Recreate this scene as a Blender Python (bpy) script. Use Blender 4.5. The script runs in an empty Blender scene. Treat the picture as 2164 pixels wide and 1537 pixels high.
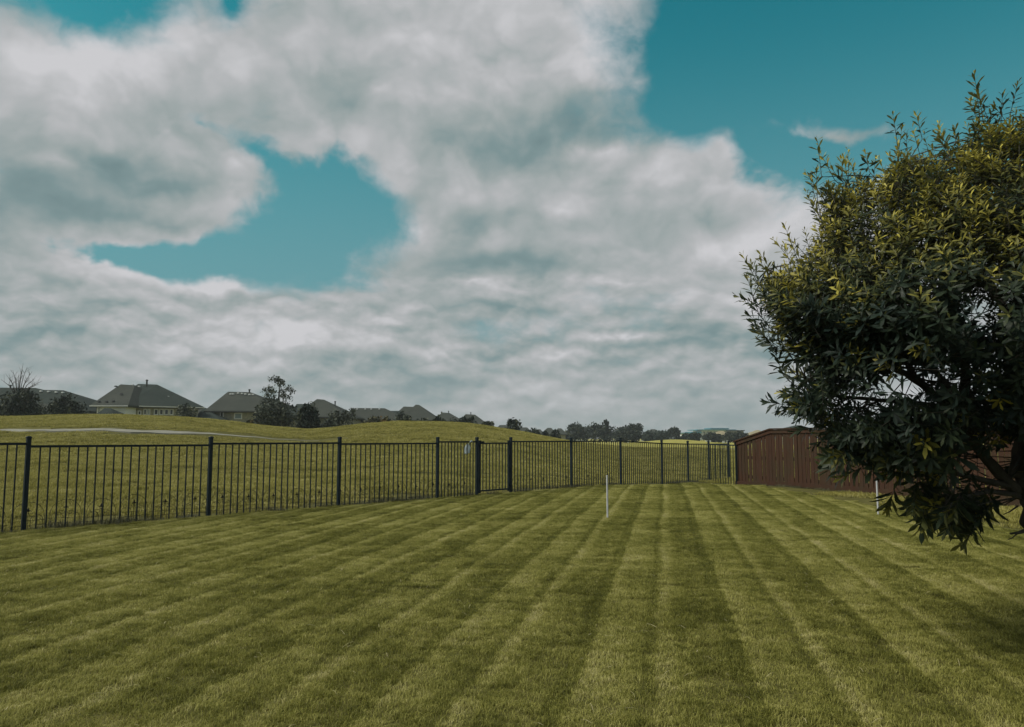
import bpy, bmesh, math, random
import numpy as np
from mathutils import Vector, Matrix, Quaternion

R = math.radians
random.seed(7)
rng = np.random.default_rng(11)
sc = bpy.context.scene

# ------------------------------------------------------------------ camera
F, CX, CY, HOR, CH = 1620.0, 1082.0, 768.5, 927.0, 1.22     # photo pixels (2164 x 1537)
PITCH = math.atan((HOR - CY) / F)
cam_d = bpy.data.cameras.new('camera')
cam = bpy.data.objects.new('camera', cam_d)
sc.collection.objects.link(cam)
cam.location = (0, 0, CH)
cam.rotation_euler = (R(90) + PITCH, 0, 0)
cam_d.sensor_width = 36
cam_d.lens = 36 * F / 2164
cam_d.clip_end = 6000
cam_d.clip_start = 0.05
sc.camera = cam
sc.view_settings.view_transform = 'Standard'
sc.view_settings.look = 'None'
sc.view_settings.gamma = 1
sc.view_settings.exposure = 1.2
try:
    sc.view_settings.use_curve_mapping = False
except Exception:
    pass
sc.cycles.max_bounces = 8
sc.cycles.diffuse_bounces = 3
sc.cycles.transparent_max_bounces = 8

cp, sp = math.cos(PITCH), math.sin(PITCH)


def ray(px, py):
    a, b = (px - CX) / F, (CY - py) / F
    return Vector((a, cp - b * sp, sp + b * cp))


def at(px, py, Y):
    d = ray(px, py)
    return Vector((0, 0, CH)) + d * (Y / d.y)


def on_plane(px, py, z=0.0):
    d = ray(px, py)
    return Vector((0, 0, CH)) + d * ((z - CH) / d.z)


def azel(px, py):
    d = ray(px, py).normalized()
    return math.atan2(d.x, d.y), math.asin(d.z)


# ------------------------------------------------------------------ node helper
class NT:
    def __init__(s, tree):
        s.t = tree
        s.n = tree.nodes
        s.l = tree.links

    def new(s, typ, **kw):
        n = s.n.new(typ)
        for k, v in kw.items():
            setattr(n, k, v)
        return n

    def put(s, sock, v):
        if v is None:
            return
        if isinstance(v, bpy.types.NodeSocket):
            s.l.new(v, sock)
        else:
            if isinstance(v, (tuple, list)) and len(v) == 3 and sock.type == 'RGBA':
                v = (*v, 1)
            sock.default_value = v

    def m(s, op, a, b=None, c=None, clamp=False):
        n = s.new('ShaderNodeMath', operation=op, use_clamp=clamp)
        for i, v in enumerate((a, b, c)):
            s.put(n.inputs[i], v)
        return n.outputs[0]

    def vm(s, op, a, b=None, scale=None):
        n = s.new('ShaderNodeVectorMath', operation=op)
        s.put(n.inputs[0], a)
        s.put(n.inputs[1], b)
        if scale is not None:
            s.put(n.inputs['Scale'], scale)
        return n.outputs['Value'] if op in ('LENGTH', 'DOT_PRODUCT') else n.outputs[0]

    def noise(s, vec, scale, detail=4, rough=0.5, dist=0.0, col=False, lac=2.0):
        n = s.new('ShaderNodeTexNoise')
        s.put(n.inputs['Vector'], vec)
        n.inputs['Scale'].default_value = scale
        n.inputs['Detail'].default_value = detail
        n.inputs['Roughness'].default_value = rough
        n.inputs['Lacunarity'].default_value = lac
        n.inputs['Distortion'].default_value = dist
        return n.outputs['Color'] if col else n.outputs['Fac']

    def mr(s, v, a, b, c=0.0, d=1.0, smooth=False):
        n = s.new('ShaderNodeMapRange')
        if smooth:
            n.interpolation_type = 'SMOOTHSTEP'
        s.put(n.inputs['Value'], v)
        for i, x in zip(('From Min', 'From Max', 'To Min', 'To Max'), (a, b, c, d)):
            s.put(n.inputs[i], x)
        return n.outputs[0]

    def mix(s, f, a, b, blend='MIX'):
        n = s.new('ShaderNodeMix', data_type='RGBA', blend_type=blend)
        s.put(n.inputs[0], f)
        s.put(n.inputs[6], a)
        s.put(n.inputs[7], b)
        return n.outputs[2]

    def sep(s, v):
        n = s.new('ShaderNodeSeparateXYZ')
        s.put(n.inputs[0], v)
        return n.outputs

    def comb(s, x, y, z):
        n = s.new('ShaderNodeCombineXYZ')
        for i, v in enumerate((x, y, z)):
            s.put(n.inputs[i], v)
        return n.outputs[0]


# ------------------------------------------------------------------ sky
SUN_AZ, SUN_EL = R(-100), R(47)        # azimuth from +Y towards +X: behind the camera on the left
world = bpy.data.worlds.new('World')
sc.world = world
world.use_nodes = True
W = NT(world.node_tree)
W.n.clear()
geo = W.new('ShaderNodeTexCoord')
D = geo.outputs['Generated']
dx, dy, dz = W.sep(D)[:3]
sky = W.new('ShaderNodeTexSky', sky_type='NISHITA')
sky.sun_disc = False
sky.sun_elevation = SUN_EL
sky.sun_rotation = SUN_AZ
sky.altitude = 200
sky.air_density = 1.0
sky.dust_density = 1.2
sky.ozone_density = 1.5
SKYTINT = (0.12, 0.90, 0.66)
blue = W.mix(1.0, sky.outputs[0], SKYTINT, 'MULTIPLY')
el = W.m('ARCSINE', dz)
az = W.m('ARCTAN2', dx, dy)
elp = W.m('MAXIMUM', dz, 0.0)
inv = W.m('DIVIDE', 1.0, W.m('ADD', elp, 0.21))
P = W.comb(W.m('MULTIPLY', dx, inv), W.m('MULTIPLY', dy, inv), 0.0)
# domain warp
wn = W.noise(P, 1.1, 3, 0.5, col=True)
wv = W.vm('SUBTRACT', wn, (0.5, 0.5, 0.5))
Pw = W.vm('ADD', P, W.vm('SCALE', wv, scale=0.35))
wn2 = W.noise(D, 6.0, 5, 0.55, col=True)
wx, wy, wz = W.sep(W.vm('SUBTRACT', wn2, (0.5, 0.5, 0.5)))[:3]
AE = W.comb(W.m('ADD', az, W.m('MULTIPLY', wx, 0.16)), W.m('ADD', el, W.m('MULTIPLY', wy, 0.10)), 0.0)


def blob(px, py, rx, ry, w, rot=0.0, vec=None):
    """soft elliptical bump of weight w, centred on a direction of the sky"""
    a, e = azel(px, py)
    mp = W.new('ShaderNodeMapping', vector_type='TEXTURE')
    W.put(mp.inputs['Vector'], AE if vec is None else vec)
    mp.inputs['Location'].default_value = (a, e, 0)
    mp.inputs['Rotation'].default_value = (0, 0, R(rot))
    mp.inputs['Scale'].default_value = (rx / F, ry / F, 1)
    g = W.new('ShaderNodeTexGradient', gradient_type='QUADRATIC_SPHERE')
    W.put(g.inputs[0], mp.outputs[0])
    return g.outputs[1], w


def summed(bl):
    acc = None
    for o, w in bl:
        acc = W.m('MULTIPLY_ADD', o, w, 0.0 if acc is None else acc)
    return acc


holes = summed([
    blob(185, -20, 215, 115, 1.5), blob(505, 0, 90, 95, 1.3),
    blob(720, 425, 210, 165, 1.9), blob(600, 500, 260, 120, 1.3), blob(420, 558, 380, 90, 1.9),
    blob(260, 530, 190, 60, 1.2), blob(640, 560, 220, 70, 0.7), blob(560, 335, 130, 40, 0.8, -25),
    blob(1850, 60, 620, 360, 2.6), blob(1500, 120, 200, 330, 1.8), blob(1720, 330, 230, 120, 1.3),
    blob(2050, 330, 420, 260, 1.3), blob(1405, 215, 120, 110, 1.0),
    blob(1040, 690, 260, 50, 0.25), blob(760, 600, 200, 45, 0.30), blob(1180, 650, 120, 60, 0.15),
    blob(790, 115, 80, 60, 0.5), blob(430, 270, 120, 35, 0.6, -15),
    # solid cloud
    blob(350, 400, 480, 180, -0.8, -12), blob(1050, 150, 420, 400, -1.3), blob(620, 130, 420, 260, -0.6),
    blob(1400, 420, 330, 190, -0.9), blob(1250, 560, 700, 160, -0.7), blob(120, 250, 300, 240, -0.7),
    blob(960, 480, 170, 130, -0.8), blob(150, 590, 280, 90, -0.9), blob(1520, 320, 120, 90, -0.9),
    blob(480, 640, 220, 50, -0.6), blob(1775, 290, 190, 70, -1.5), blob(1500, 215, 90, 60, -0.9), blob(1400, 190, 60, 50, -0.8, 30), blob(300, 760, 900, 190, -0.6),
])


def billow(vec, scale, detail=3.0, rough=0.55):
    """cauliflower relief: fractal smooth cells, 1 on the puffs, 0 in the creases"""
    n = W.new('ShaderNodeTexVoronoi', feature='F1', voronoi_dimensions='3D', normalize=True)
    W.put(n.inputs['Vector'], vec)
    n.inputs['Scale'].default_value = scale
    n.inputs['Detail'].default_value = detail
    n.inputs['Roughness'].default_value = rough
    n.inputs['Lacunarity'].default_value = 2.2
    return W.m('SUBTRACT', 1.0, n.outputs['Distance'])


# puffs: large high up, small and flatter towards the horizon
WP = W.vm('SCALE', W.vm('SUBTRACT', W.noise(D, 9.0, 4, 0.55, col=True), (0.5, 0.5, 0.5)), scale=0.085)
DW = W.vm('ADD', D, WP)
DH = W.vm('MULTIPLY', DW, (1.0, 1.0, 1.35))
DL = W.vm('MULTIPLY', W.vm('ADD', D, W.vm('ADD', W.vm('SCALE', WP, scale=0.22), W.vm('SCALE', W.vm('SUBTRACT', W.noise(D, 30.0, 2, 0.5, col=True), (0.5, 0.5, 0.5)), scale=0.016))), (1.0, 1.0, 2.1))
b_hi = billow(DH, 5.6, 3.0, 0.50)
b_hiu = billow(W.vm('ADD', DH, (-0.010, 0.0, 0.036)), 5.6, 2.0, 0.50)
b_lo = billow(DL, 10.5, 3.0, 0.50)
b_lou = billow(W.vm('ADD', DL, (-0.006, 0.0, 0.022)), 10.5, 2.0, 0.50)
hl = W.mr(dz, 0.12, 0.30, 0.0, 1.0, smooth=True)
b1 = W.m('ADD', W.m('MULTIPLY', b_hi, hl), W.m('MULTIPLY', b_lo, W.m('SUBTRACT', 1.0, hl)))
b1u = W.m('ADD', W.m('MULTIPLY', b_hiu, hl), W.m('MULTIPLY', b_lou, W.m('SUBTRACT', 1.0, hl)))
PCw = DH
n1 = W.noise(Pw, 1.5, 8, 0.56)
n2 = W.noise(DH, 15.0, 4, 0.62)
b1c = W.m('SUBTRACT', b1, 0.62)
den = W.m('ADD', W.m('MULTIPLY', W.m('SUBTRACT', n1, 0.5), 2.2), W.m('MULTIPLY', W.m('SUBTRACT', n2, 0.5), 1.1))
den = W.m('ADD', den, W.m('MULTIPLY', b1c, 1.6))
den = W.m('SUBTRACT', W.m('ADD', den, 0.50), holes)
# towards the horizon the layer closes up
close = W.mr(dz, 0.0, 0.22, 0.65, 0.0, smooth=True)
den = W.m('ADD', den, close)
alpha = W.mr(den, -0.16, W.mr(W.noise(D, 5.0, 2, 0.5), 0.35, 0.65, 0.35, 1.0), 0, 1, smooth=True)
blue = W.mix(W.mr(dz, 0.08, 0.52, 0.88, 0.0, smooth=True), blue, tuple(c / 0.115 for c in (0.17, 0.31, 0.355)))
relief = W.m('SUBTRACT', b1, b1u)
n3 = W.noise(W.vm('MULTIPLY', W.vm('ADD', D, W.vm('SCALE', WP, scale=0.4)), (1.0, 1.0, 2.2)), 5.0, 4, 0.5)
n4 = W.noise(D, 3.0, 4, 0.5)
n5 = n2
shade_b = summed([
    blob(1150, 290, 330, 150, -0.95), blob(1100, 560, 330, 55, -0.75), blob(100, 420, 330, 120, -0.75),
    blob(230, 350, 260, 60, -0.6, -8), blob(860, 790, 420, 50, -0.6), blob(30, 700, 160, 110, -0.5),
    blob(450, 820, 700, 50, -0.4), blob(1350, 740, 600, 40, -0.25), blob(1300, 650, 260, 40, -0.4),
    blob(900, 90, 380, 150, 0.30), blob(1280, 90, 150, 170, 0.75, 20), blob(500, 350, 130, 70, 0.55),
    blob(330, 130, 280, 130, 0.4), blob(100, 130, 260, 160, 0.45), blob(880, 480, 110, 90, 0.7),
    blob(200, 575, 300, 60, 0.45), blob(480, 612, 150, 22, 1.1), blob(1550, 520, 230, 60, 0.7, 12),
    blob(1400, 380, 240, 110, 0.4), blob(560, 690, 360, 60, 0.4), blob(900, 722, 180, 22, 0.6), blob(1310, 722, 190, 20, 0.8),
    blob(1560, 645, 110, 40, 0.8), blob(1020, 400, 330, 60, 0.25),
    blob(330, 470, 300, 40, -0.45), blob(110, 335, 130, 40, 0.6), blob(520, 400, 120, 80, 0.45), blob(1260, 315, 100, 50, 0.75),
    blob(1480, 300, 110, 60, 0.55), blob(760, 230, 260, 70, -0.35), blob(1180, 440, 160, 50, 0.5), blob(640, 640, 330, 22, -0.35),
    blob(240, 655, 300, 26, -0.4), blob(1080, 640, 260, 22, -0.45), blob(1000, 600, 240, 16, 0.45), blob(1300, 590, 220, 18, 0.5),
    blob(330, 700, 200, 26, 0.5), blob(700, 845, 700, 24, 0.25), blob(1480, 810, 300, 24, 0.3), blob(1180, 760, 140, 22, 0.45),
])
sh = W.m('MULTIPLY', relief, W.mr(dz, 0.05, 0.3, 2.3, 1.9))
sh = W.m('ADD', sh, W.m('MULTIPLY', b1c, 0.75))
sh = W.m('ADD', sh, W.m('MULTIPLY', W.m('SUBTRACT', n3, 0.5), 0.85))
sh = W.m('ADD', sh, W.m('MULTIPLY', W.m('SUBTRACT', n4, 0.5), 0.8))
sh = W.m('ADD', sh, W.m('MULTIPLY', W.m('SUBTRACT', n5, 0.5), 0.30))
sh = W.m('ADD', sh, W.m('MULTIPLY', shade_b, 0.78))
# thin edges of the cloud are brighter
edge = W.m('MULTIPLY', W.mr(den, 0.25, 1.0, 0.14, 0.0, smooth=True), 1.0)
sh = W.m('ADD', W.m('ADD', sh, 0.59), edge)
ramp = W.new('ShaderNodeValToRGB')
W.put(ramp.inputs[0], W.m('MULTIPLY_ADD', sh, 0.80, 0.09))
cr = ramp.color_ramp
cr.elements[0].position = 0.0
cr.elements[0].color = (0.150, 0.228, 0.240, 1)
cr.elements[1].position = 1.0
cr.elements[1].color = (0.60, 0.60, 0.62, 1)
for p_, c_ in ((0.28, (0.205, 0.290, 0.298, 1)), (0.52, (0.325, 0.375, 0.375, 1)), (0.76, (0.455, 0.470, 0.480, 1))):
    e_ = cr.elements.new(p_)
    e_.color = c_
SKY_STR = 0.115
cloud = W.vm('SCALE', ramp.outputs[0], scale=1.0 / SKY_STR)
# aerial veil near the horizon: everything drifts to one pale grey-teal
veil = W.mr(dz, 0.0, 0.14, 0.55, 0.0, smooth=True)
cloud = W.mix(veil, cloud, tuple(c / SKY_STR for c in (0.355, 0.400, 0.405)))
final = W.mix(alpha, blue, cloud)
# below the horizon
final = W.mix(W.mr(dz, -0.02, 0.0, 1.0, 0.0), final, tuple(c / SKY_STR for c in (0.12, 0.14, 0.08)))
bg = W.new('ShaderNodeBackground')
W.put(bg.inputs['Color'], final)
bg.inputs['Strength'].default_value = SKY_STR / 2 ** 1.2
wo = W.new('ShaderNodeOutputWorld')
W.l.new(bg.outputs[0], wo.inputs[0])
world.cycles.sampling_method = 'MANUAL'
world.cycles.sample_map_resolution = 256

# ------------------------------------------------------------------ sun behind thin cloud
sd = bpy.data.lights.new('sun', 'SUN')
sun = bpy.data.objects.new('sun', sd)
sc.collection.objects.link(sun)
sd.energy = 1.5
sd.angle = R(24)
sd.color = (1.0, 0.93, 0.80)
sdir = Vector((math.sin(SUN_AZ) * math.cos(SUN_EL), math.cos(SUN_AZ) * math.cos(SUN_EL), math.sin(SUN_EL)))
sun.rotation_euler = sdir.to_track_quat('Z', 'Y').to_euler()

# ------------------------------------------------------------------ object helpers
COL = sc.collection


def tag(o, label=None, cat=None, group=None, kind=None):
    if label: o['label'] = label
    if cat: o['category'] = cat
    if group: o['group'] = group
    if kind: o['kind'] = kind
    return o


def empty(name, loc=(0, 0, 0), rz=0.0):
    o = bpy.data.objects.new(name, None)
    o.empty_display_size = 0.2
    COL.objects.link(o)
    o.location = loc
    o.rotation_euler = (0, 0, rz)
    return o


def link(name, me, parent=None, mat=None):
    o = bpy.data.objects.new(name, me)
    COL.objects.link(o)
    if mat is not None and not me.materials:
        me.materials.append(mat)
    if parent is not None:
        o.parent = parent
    return o


class MB:
    """collects boxes, tubes and polygons into one mesh"""

    def __init__(s):
        s.v, s.f, s.m = [], [], []

    def add(s, vs, fs, mi=0):
        b = len(s.v)
        s.v += [tuple(v) for v in vs]
        s.f += [tuple(i + b for i in f) for f in fs]
        s.m += [mi] * len(fs)

    def box(s, c, size, rz=0.0, mi=0, taper=1.0):
        x, y, z = (k / 2 for k in size)
        ca, sa = math.cos(rz), math.sin(rz)
        vs = []
        for k, t in ((-z, 1.0), (z, taper)):
            for a, b in ((-x, -y), (x, -y), (x, y), (-x, y)):
                a, b = a * t, b * t
                vs.append((c[0] + a * ca - b * sa, c[1] + a * sa + b * ca, c[2] + k))
        s.add(vs, [(3, 2, 1, 0), (4, 5, 6, 7), (0, 1, 5, 4), (1, 2, 6, 5), (2, 3, 7, 6), (3, 0, 4, 7)], mi)

    def tube(s, pts, rad, n=6, mi=0):
        pts = [Vector(p) for p in pts]
        rs = rad if isinstance(rad, (list, tuple)) else [rad] * len(pts)
        vs = []
        for i, p in enumerate(pts):
            t = (pts[min(i + 1, len(pts) - 1)] - pts[max(i - 1, 0)])
            t = t.normalized() if t.length > 1e-9 else Vector((0, 0, 1))
            u = t.cross(Vector((0.13, 0.97, 0.21))).normalized()
            w = t.cross(u)
            for k in range(n):
                a = 2 * math.pi * k / n
                vs.append(p + (u * math.cos(a) + w * math.sin(a)) * rs[i])
        fs = []
        for i in range(len(pts) - 1):
            for k in range(n):
                k2 = (k + 1) % n
                fs.append((i * n + k, i * n + k2, (i + 1) * n + k2, (i + 1) * n + k))
        fs.append(tuple(range(n - 1, -1, -1)))
        fs.append(tuple((len(pts) - 1) * n + k for k in range(n)))
        s.add(vs, fs, mi)

    def prism(s, poly, thick, mi=0):
        """closed prism from a 3D planar polygon, extruded by the vector thick"""
        n = len(poly)
        th = Vector(thick)
        vs = [Vector(p) for p in poly] + [Vector(p) + th for p in poly]
        fs = [tuple(range(n)), tuple(range(2 * n - 1, n - 1, -1))]
        for i in range(n):
            j = (i + 1) % n
            fs.append((j, i, i + n, j + n))
        s.add(vs, fs, mi)

    def mesh(s, name, smooth=False):
        me = bpy.data.meshes.new(name)
        me.from_pydata(s.v, [], s.f)
        me.update()
        if smooth:
            me.polygons.foreach_set('use_smooth', [True] * len(me.polygons))
        return me

    def build(s, name, mat, parent=None, smooth=False, recalc=True):
        me = s.mesh(name, smooth)
        if recalc:
            bm = bmesh.new()
            bm.from_mesh(me)
            bmesh.ops.recalc_face_normals(bm, faces=bm.faces)
            bm.to_mesh(me)
            bm.free()
        for k in (mat if isinstance(mat, (list, tuple)) else [mat]):
            me.materials.append(k)
        if isinstance(mat, (list, tuple)):
            me.polygons.foreach_set('material_index', s.m)
        return link(name, me, parent)


def np_mesh(name, V, Fc, attrs=None, k=None):
    """fast mesh: V (n,3), Fc (m,k) ints; attrs: {name: per-vertex float array}"""
    me = bpy.data.meshes.new(name)
    V = np.ascontiguousarray(V, dtype=np.float32)
    Fc = np.ascontiguousarray(Fc, dtype=np.int32)
    me.vertices.add(len(V))
    me.vertices.foreach_set('co', V.ravel())
    k = Fc.shape[1]
    me.loops.add(Fc.size)
    me.loops.foreach_set('vertex_index', Fc.ravel())
    me.polygons.add(len(Fc))
    me.polygons.foreach_set('loop_start', np.arange(0, Fc.size, k, dtype=np.int32))
    me.polygons.foreach_set('loop_total', np.full(len(Fc), k, dtype=np.int32))
    me.update(calc_edges=True)
    for a, arr in (attrs or {}).items():
        at_ = me.attributes.new(a, 'FLOAT', 'POINT')
        at_.data.foreach_set('value', np.ascontiguousarray(arr, dtype=np.float32))
    return me


# ------------------------------------------------------------------ materials
def mat_new(name):
    m = bpy.data.materials.new(name)
    m.use_nodes = True
    t = NT(m.node_tree)
    b = t.n['Principled BSDF']
    return m, t, b


def wear_mat(name, col, col2, scale=6.0, rough=0.6, bump=0.15, bscale=60.0, spec=0.4, stretch=(1, 1, 1), metallic=0.0):
    m, t, b = mat_new(name)
    p = t.new('ShaderNodeTexCoord').outputs['Object']
    mp = t.new('ShaderNodeMapping')
    t.put(mp.inputs[0], p)
    mp.inputs['Scale'].default_value = stretch
    n = t.noise(mp.outputs[0], scale, 5, 0.6)
    f = t.mr(n, 0.35, 0.65)
    t.put(b.inputs['Base Color'], t.mix(f, col, col2))
    t.put(b.inputs['Roughness'], t.mr(n, 0.3, 0.7, rough * 0.85, min(1, rough * 1.15)))
    b.inputs['Specular IOR Level'].default_value = spec
    b.inputs['Metallic'].default_value = metallic
    bp = t.new('ShaderNodeBump')
    bp.inputs['Strength'].default_value = bump
    bp.inputs['Distance'].default_value = 0.01
    t.put(bp.inputs['Height'], t.noise(mp.outputs[0], bscale, 4, 0.6))
    t.l.new(bp.outputs[0], b.inputs['Normal'])
    return m


M_metal = wear_mat('powder_coated_metal', (0.003, 0.010, 0.015), (0.006, 0.016, 0.023), 5, 0.55, 0.08, 200, 0.22)
M_wire = wear_mat('rusty_wire', (0.012, 0.013, 0.010), (0.035, 0.028, 0.016), 9, 0.8, 0.1, 200, 0.3)
M_white = wear_mat('white_pvc', (0.56, 0.58, 0.63), (0.42, 0.44, 0.46), 7, 0.45, 0.05, 90, 0.4)
M_bag = wear_mat('white_plastic_film', (0.52, 0.60, 0.62), (0.42, 0.50, 0.52), 9, 0.5, 0.5, 40, 0.4)
M_bark = wear_mat('bark', (0.030, 0.030, 0.026), (0.065, 0.062, 0.052), 9, 0.9, 0.9, 30, 0.2, (1, 1, 0.35))
M_conc = wear_mat('concrete', (0.24, 0.24, 0.20), (0.17, 0.17, 0.145), 1.2, 0.9, 0.2, 40, 0.2)
M_siding = wear_mat('cream_siding', (0.62, 0.67, 0.66), (0.56, 0.61, 0.60), 2, 0.7, 0.1, 30, 0.3)
M_trim = wear_mat('white_trim', (0.52, 0.55, 0.54), (0.45, 0.48, 0.47), 3, 0.6, 0.1, 30, 0.3)
M_pipe = wear_mat('dark_flue', (0.03, 0.035, 0.035), (0.05, 0.055, 0.055), 3, 0.6, 0.1, 30, 0.3)
M_teal = wear_mat('teal_roofing', (0.045, 0.20, 0.25), (0.06, 0.24, 0.29), 0.3, 0.6, 0.1, 5, 0.3)
M_pale = wear_mat('pale_render', (0.75, 0.80, 0.80), (0.65, 0.70, 0.70), 0.3, 0.7, 0.1, 5, 0.3)
M_orange = wear_mat('tan_roofing', (0.30, 0.26, 0.16), (0.22, 0.20, 0.13), 0.8, 0.9, 0.1, 5, 0.2)
M_car = wear_mat('pale_car_paint', (0.42, 0.50, 0.52), (0.40, 0.47, 0.50), 1, 0.3, 0.02, 5, 0.6)
M_rubber = wear_mat('rubber', (0.015, 0.015, 0.015), (0.025, 0.025, 0.025), 3, 0.8, 0.1, 30, 0.3)


def roof_mat(name, a, b_):
    m, t, b = mat_new(name)
    p = t.new('ShaderNodeNewGeometry').outputs['Position']
    n = t.noise(p, 0.5, 5, 0.6)
    n2 = t.noise(t.vm('MULTIPLY', p, (6, 6, 26)), 1.0, 3, 0.6)
    f = t.m('ADD', t.mr(n, 0.3, 0.7, -0.1, 0.6), t.mr(n2, 0.3, 0.7, -0.2, 0.5), clamp=True)
    t.put(b.inputs['Base Color'], t.mix(f, a, b_))
    b.inputs['Roughness'].default_value = 0.95
    b.inputs['Specular IOR Level'].default_value = 0.15
    bp = t.new('ShaderNodeBump')
    bp.inputs['Strength'].default_value = 0.5
    bp.inputs['Distance'].default_value = 0.03
    t.put(bp.inputs['Height'], n2)
    t.l.new(bp.outputs[0], b.inputs['Normal'])
    return m


M_roof = roof_mat('grey_shingle', (0.021, 0.031, 0.028), (0.036, 0.047, 0.042))
M_roof2 = roof_mat('brown_shingle', (0.036, 0.043, 0.038), (0.055, 0.061, 0.052))


def stone_mat():
    m, t, b = mat_new('pale_stone_wall')
    p = t.new('ShaderNodeNewGeometry').outputs['Position']
    br = t.new('ShaderNodeTexBrick')
    t.put(br.inputs['Vector'], t.vm('MULTIPLY', t.comb(t.sep(p)[0], t.sep(p)[2], t.sep(p)[1]), (1, 1, 1)))
    br.inputs['Scale'].default_value = 2.2
    br.inputs['Color1'].default_value = (0.30, 0.29, 0.20, 1)
    br.inputs['Color2'].default_value = (0.20, 0.20, 0.14, 1)
    br.inputs['Mortar'].default_value = (0.30, 0.29, 0.22, 1)
    n = t.noise(p, 3.0, 3, 0.6)
    t.put(b.inputs['Base Color'], t.mix(t.mr(n, 0.3, 0.7), br.outputs[0], (0.15, 0.16, 0.13)))
    b.inputs['Roughness'].default_value = 0.9
    return m


M_stone = stone_mat()


def glass_mat(name, col):
    m, t, b = mat_new(name)
    b.inputs['Base Color'].default_value = (*col, 1)
    b.inputs['Roughness'].default_value = 0.08
    b.inputs['Specular IOR Level'].default_value = 0.7
    return m


M_glass = glass_mat('window_glass', (0.02, 0.03, 0.03))
M_blind = glass_mat('window_glass_over_blind', (0.20, 0.26, 0.28))


def wood_mat():
    m, t, b = mat_new('stained_cedar')
    p = t.new('ShaderNodeNewGeometry').outputs['Position']
    oi = t.new('ShaderNodeObjectInfo').outputs['Random']
    pv = t.vm('ADD', t.vm('MULTIPLY', p, (60, 60, 3.0)), t.comb(t.m('MULTIPLY', oi, 40), 0, 0))
    n = t.noise(pv, 1.0, 5, 0.65)
    n2 = t.noise(p, 1.6, 4, 0.6)
    c = t.mix(t.mr(n, 0.3, 0.75), (0.034, 0.0150, 0.0078), (0.066, 0.0300, 0.0150))
    c = t.mix(t.mr(n2, 0.44, 0.66, 0, 0.65), c, (0.032, 0.029, 0.013))
    c = t.mix(t.mr(oi, 0, 1, 0.0, 0.30), c, (0.026, 0.011, 0.006))
    t.put(b.inputs['Base Color'], c)
    b.inputs['Roughness'].default_value = 0.8
    b.inputs['Specular IOR Level'].default_value = 0.25
    bp = t.new('ShaderNodeBump')
    bp.inputs['Strength'].default_value = 0.4
    bp.inputs['Distance'].default_value = 0.004
    t.put(bp.inputs['Height'], n)
    t.l.new(bp.outputs[0], b.inputs['Normal'])
    return m


M_wood = wood_mat()

STRIPE_U = math.tan(R(11.3))
SD = Vector((math.sin(R(11.3)), math.cos(R(11.3))))      # direction of the mowing runs
SN = Vector((SD.y, -SD.x))                               # across them
PER = 0.87


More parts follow.
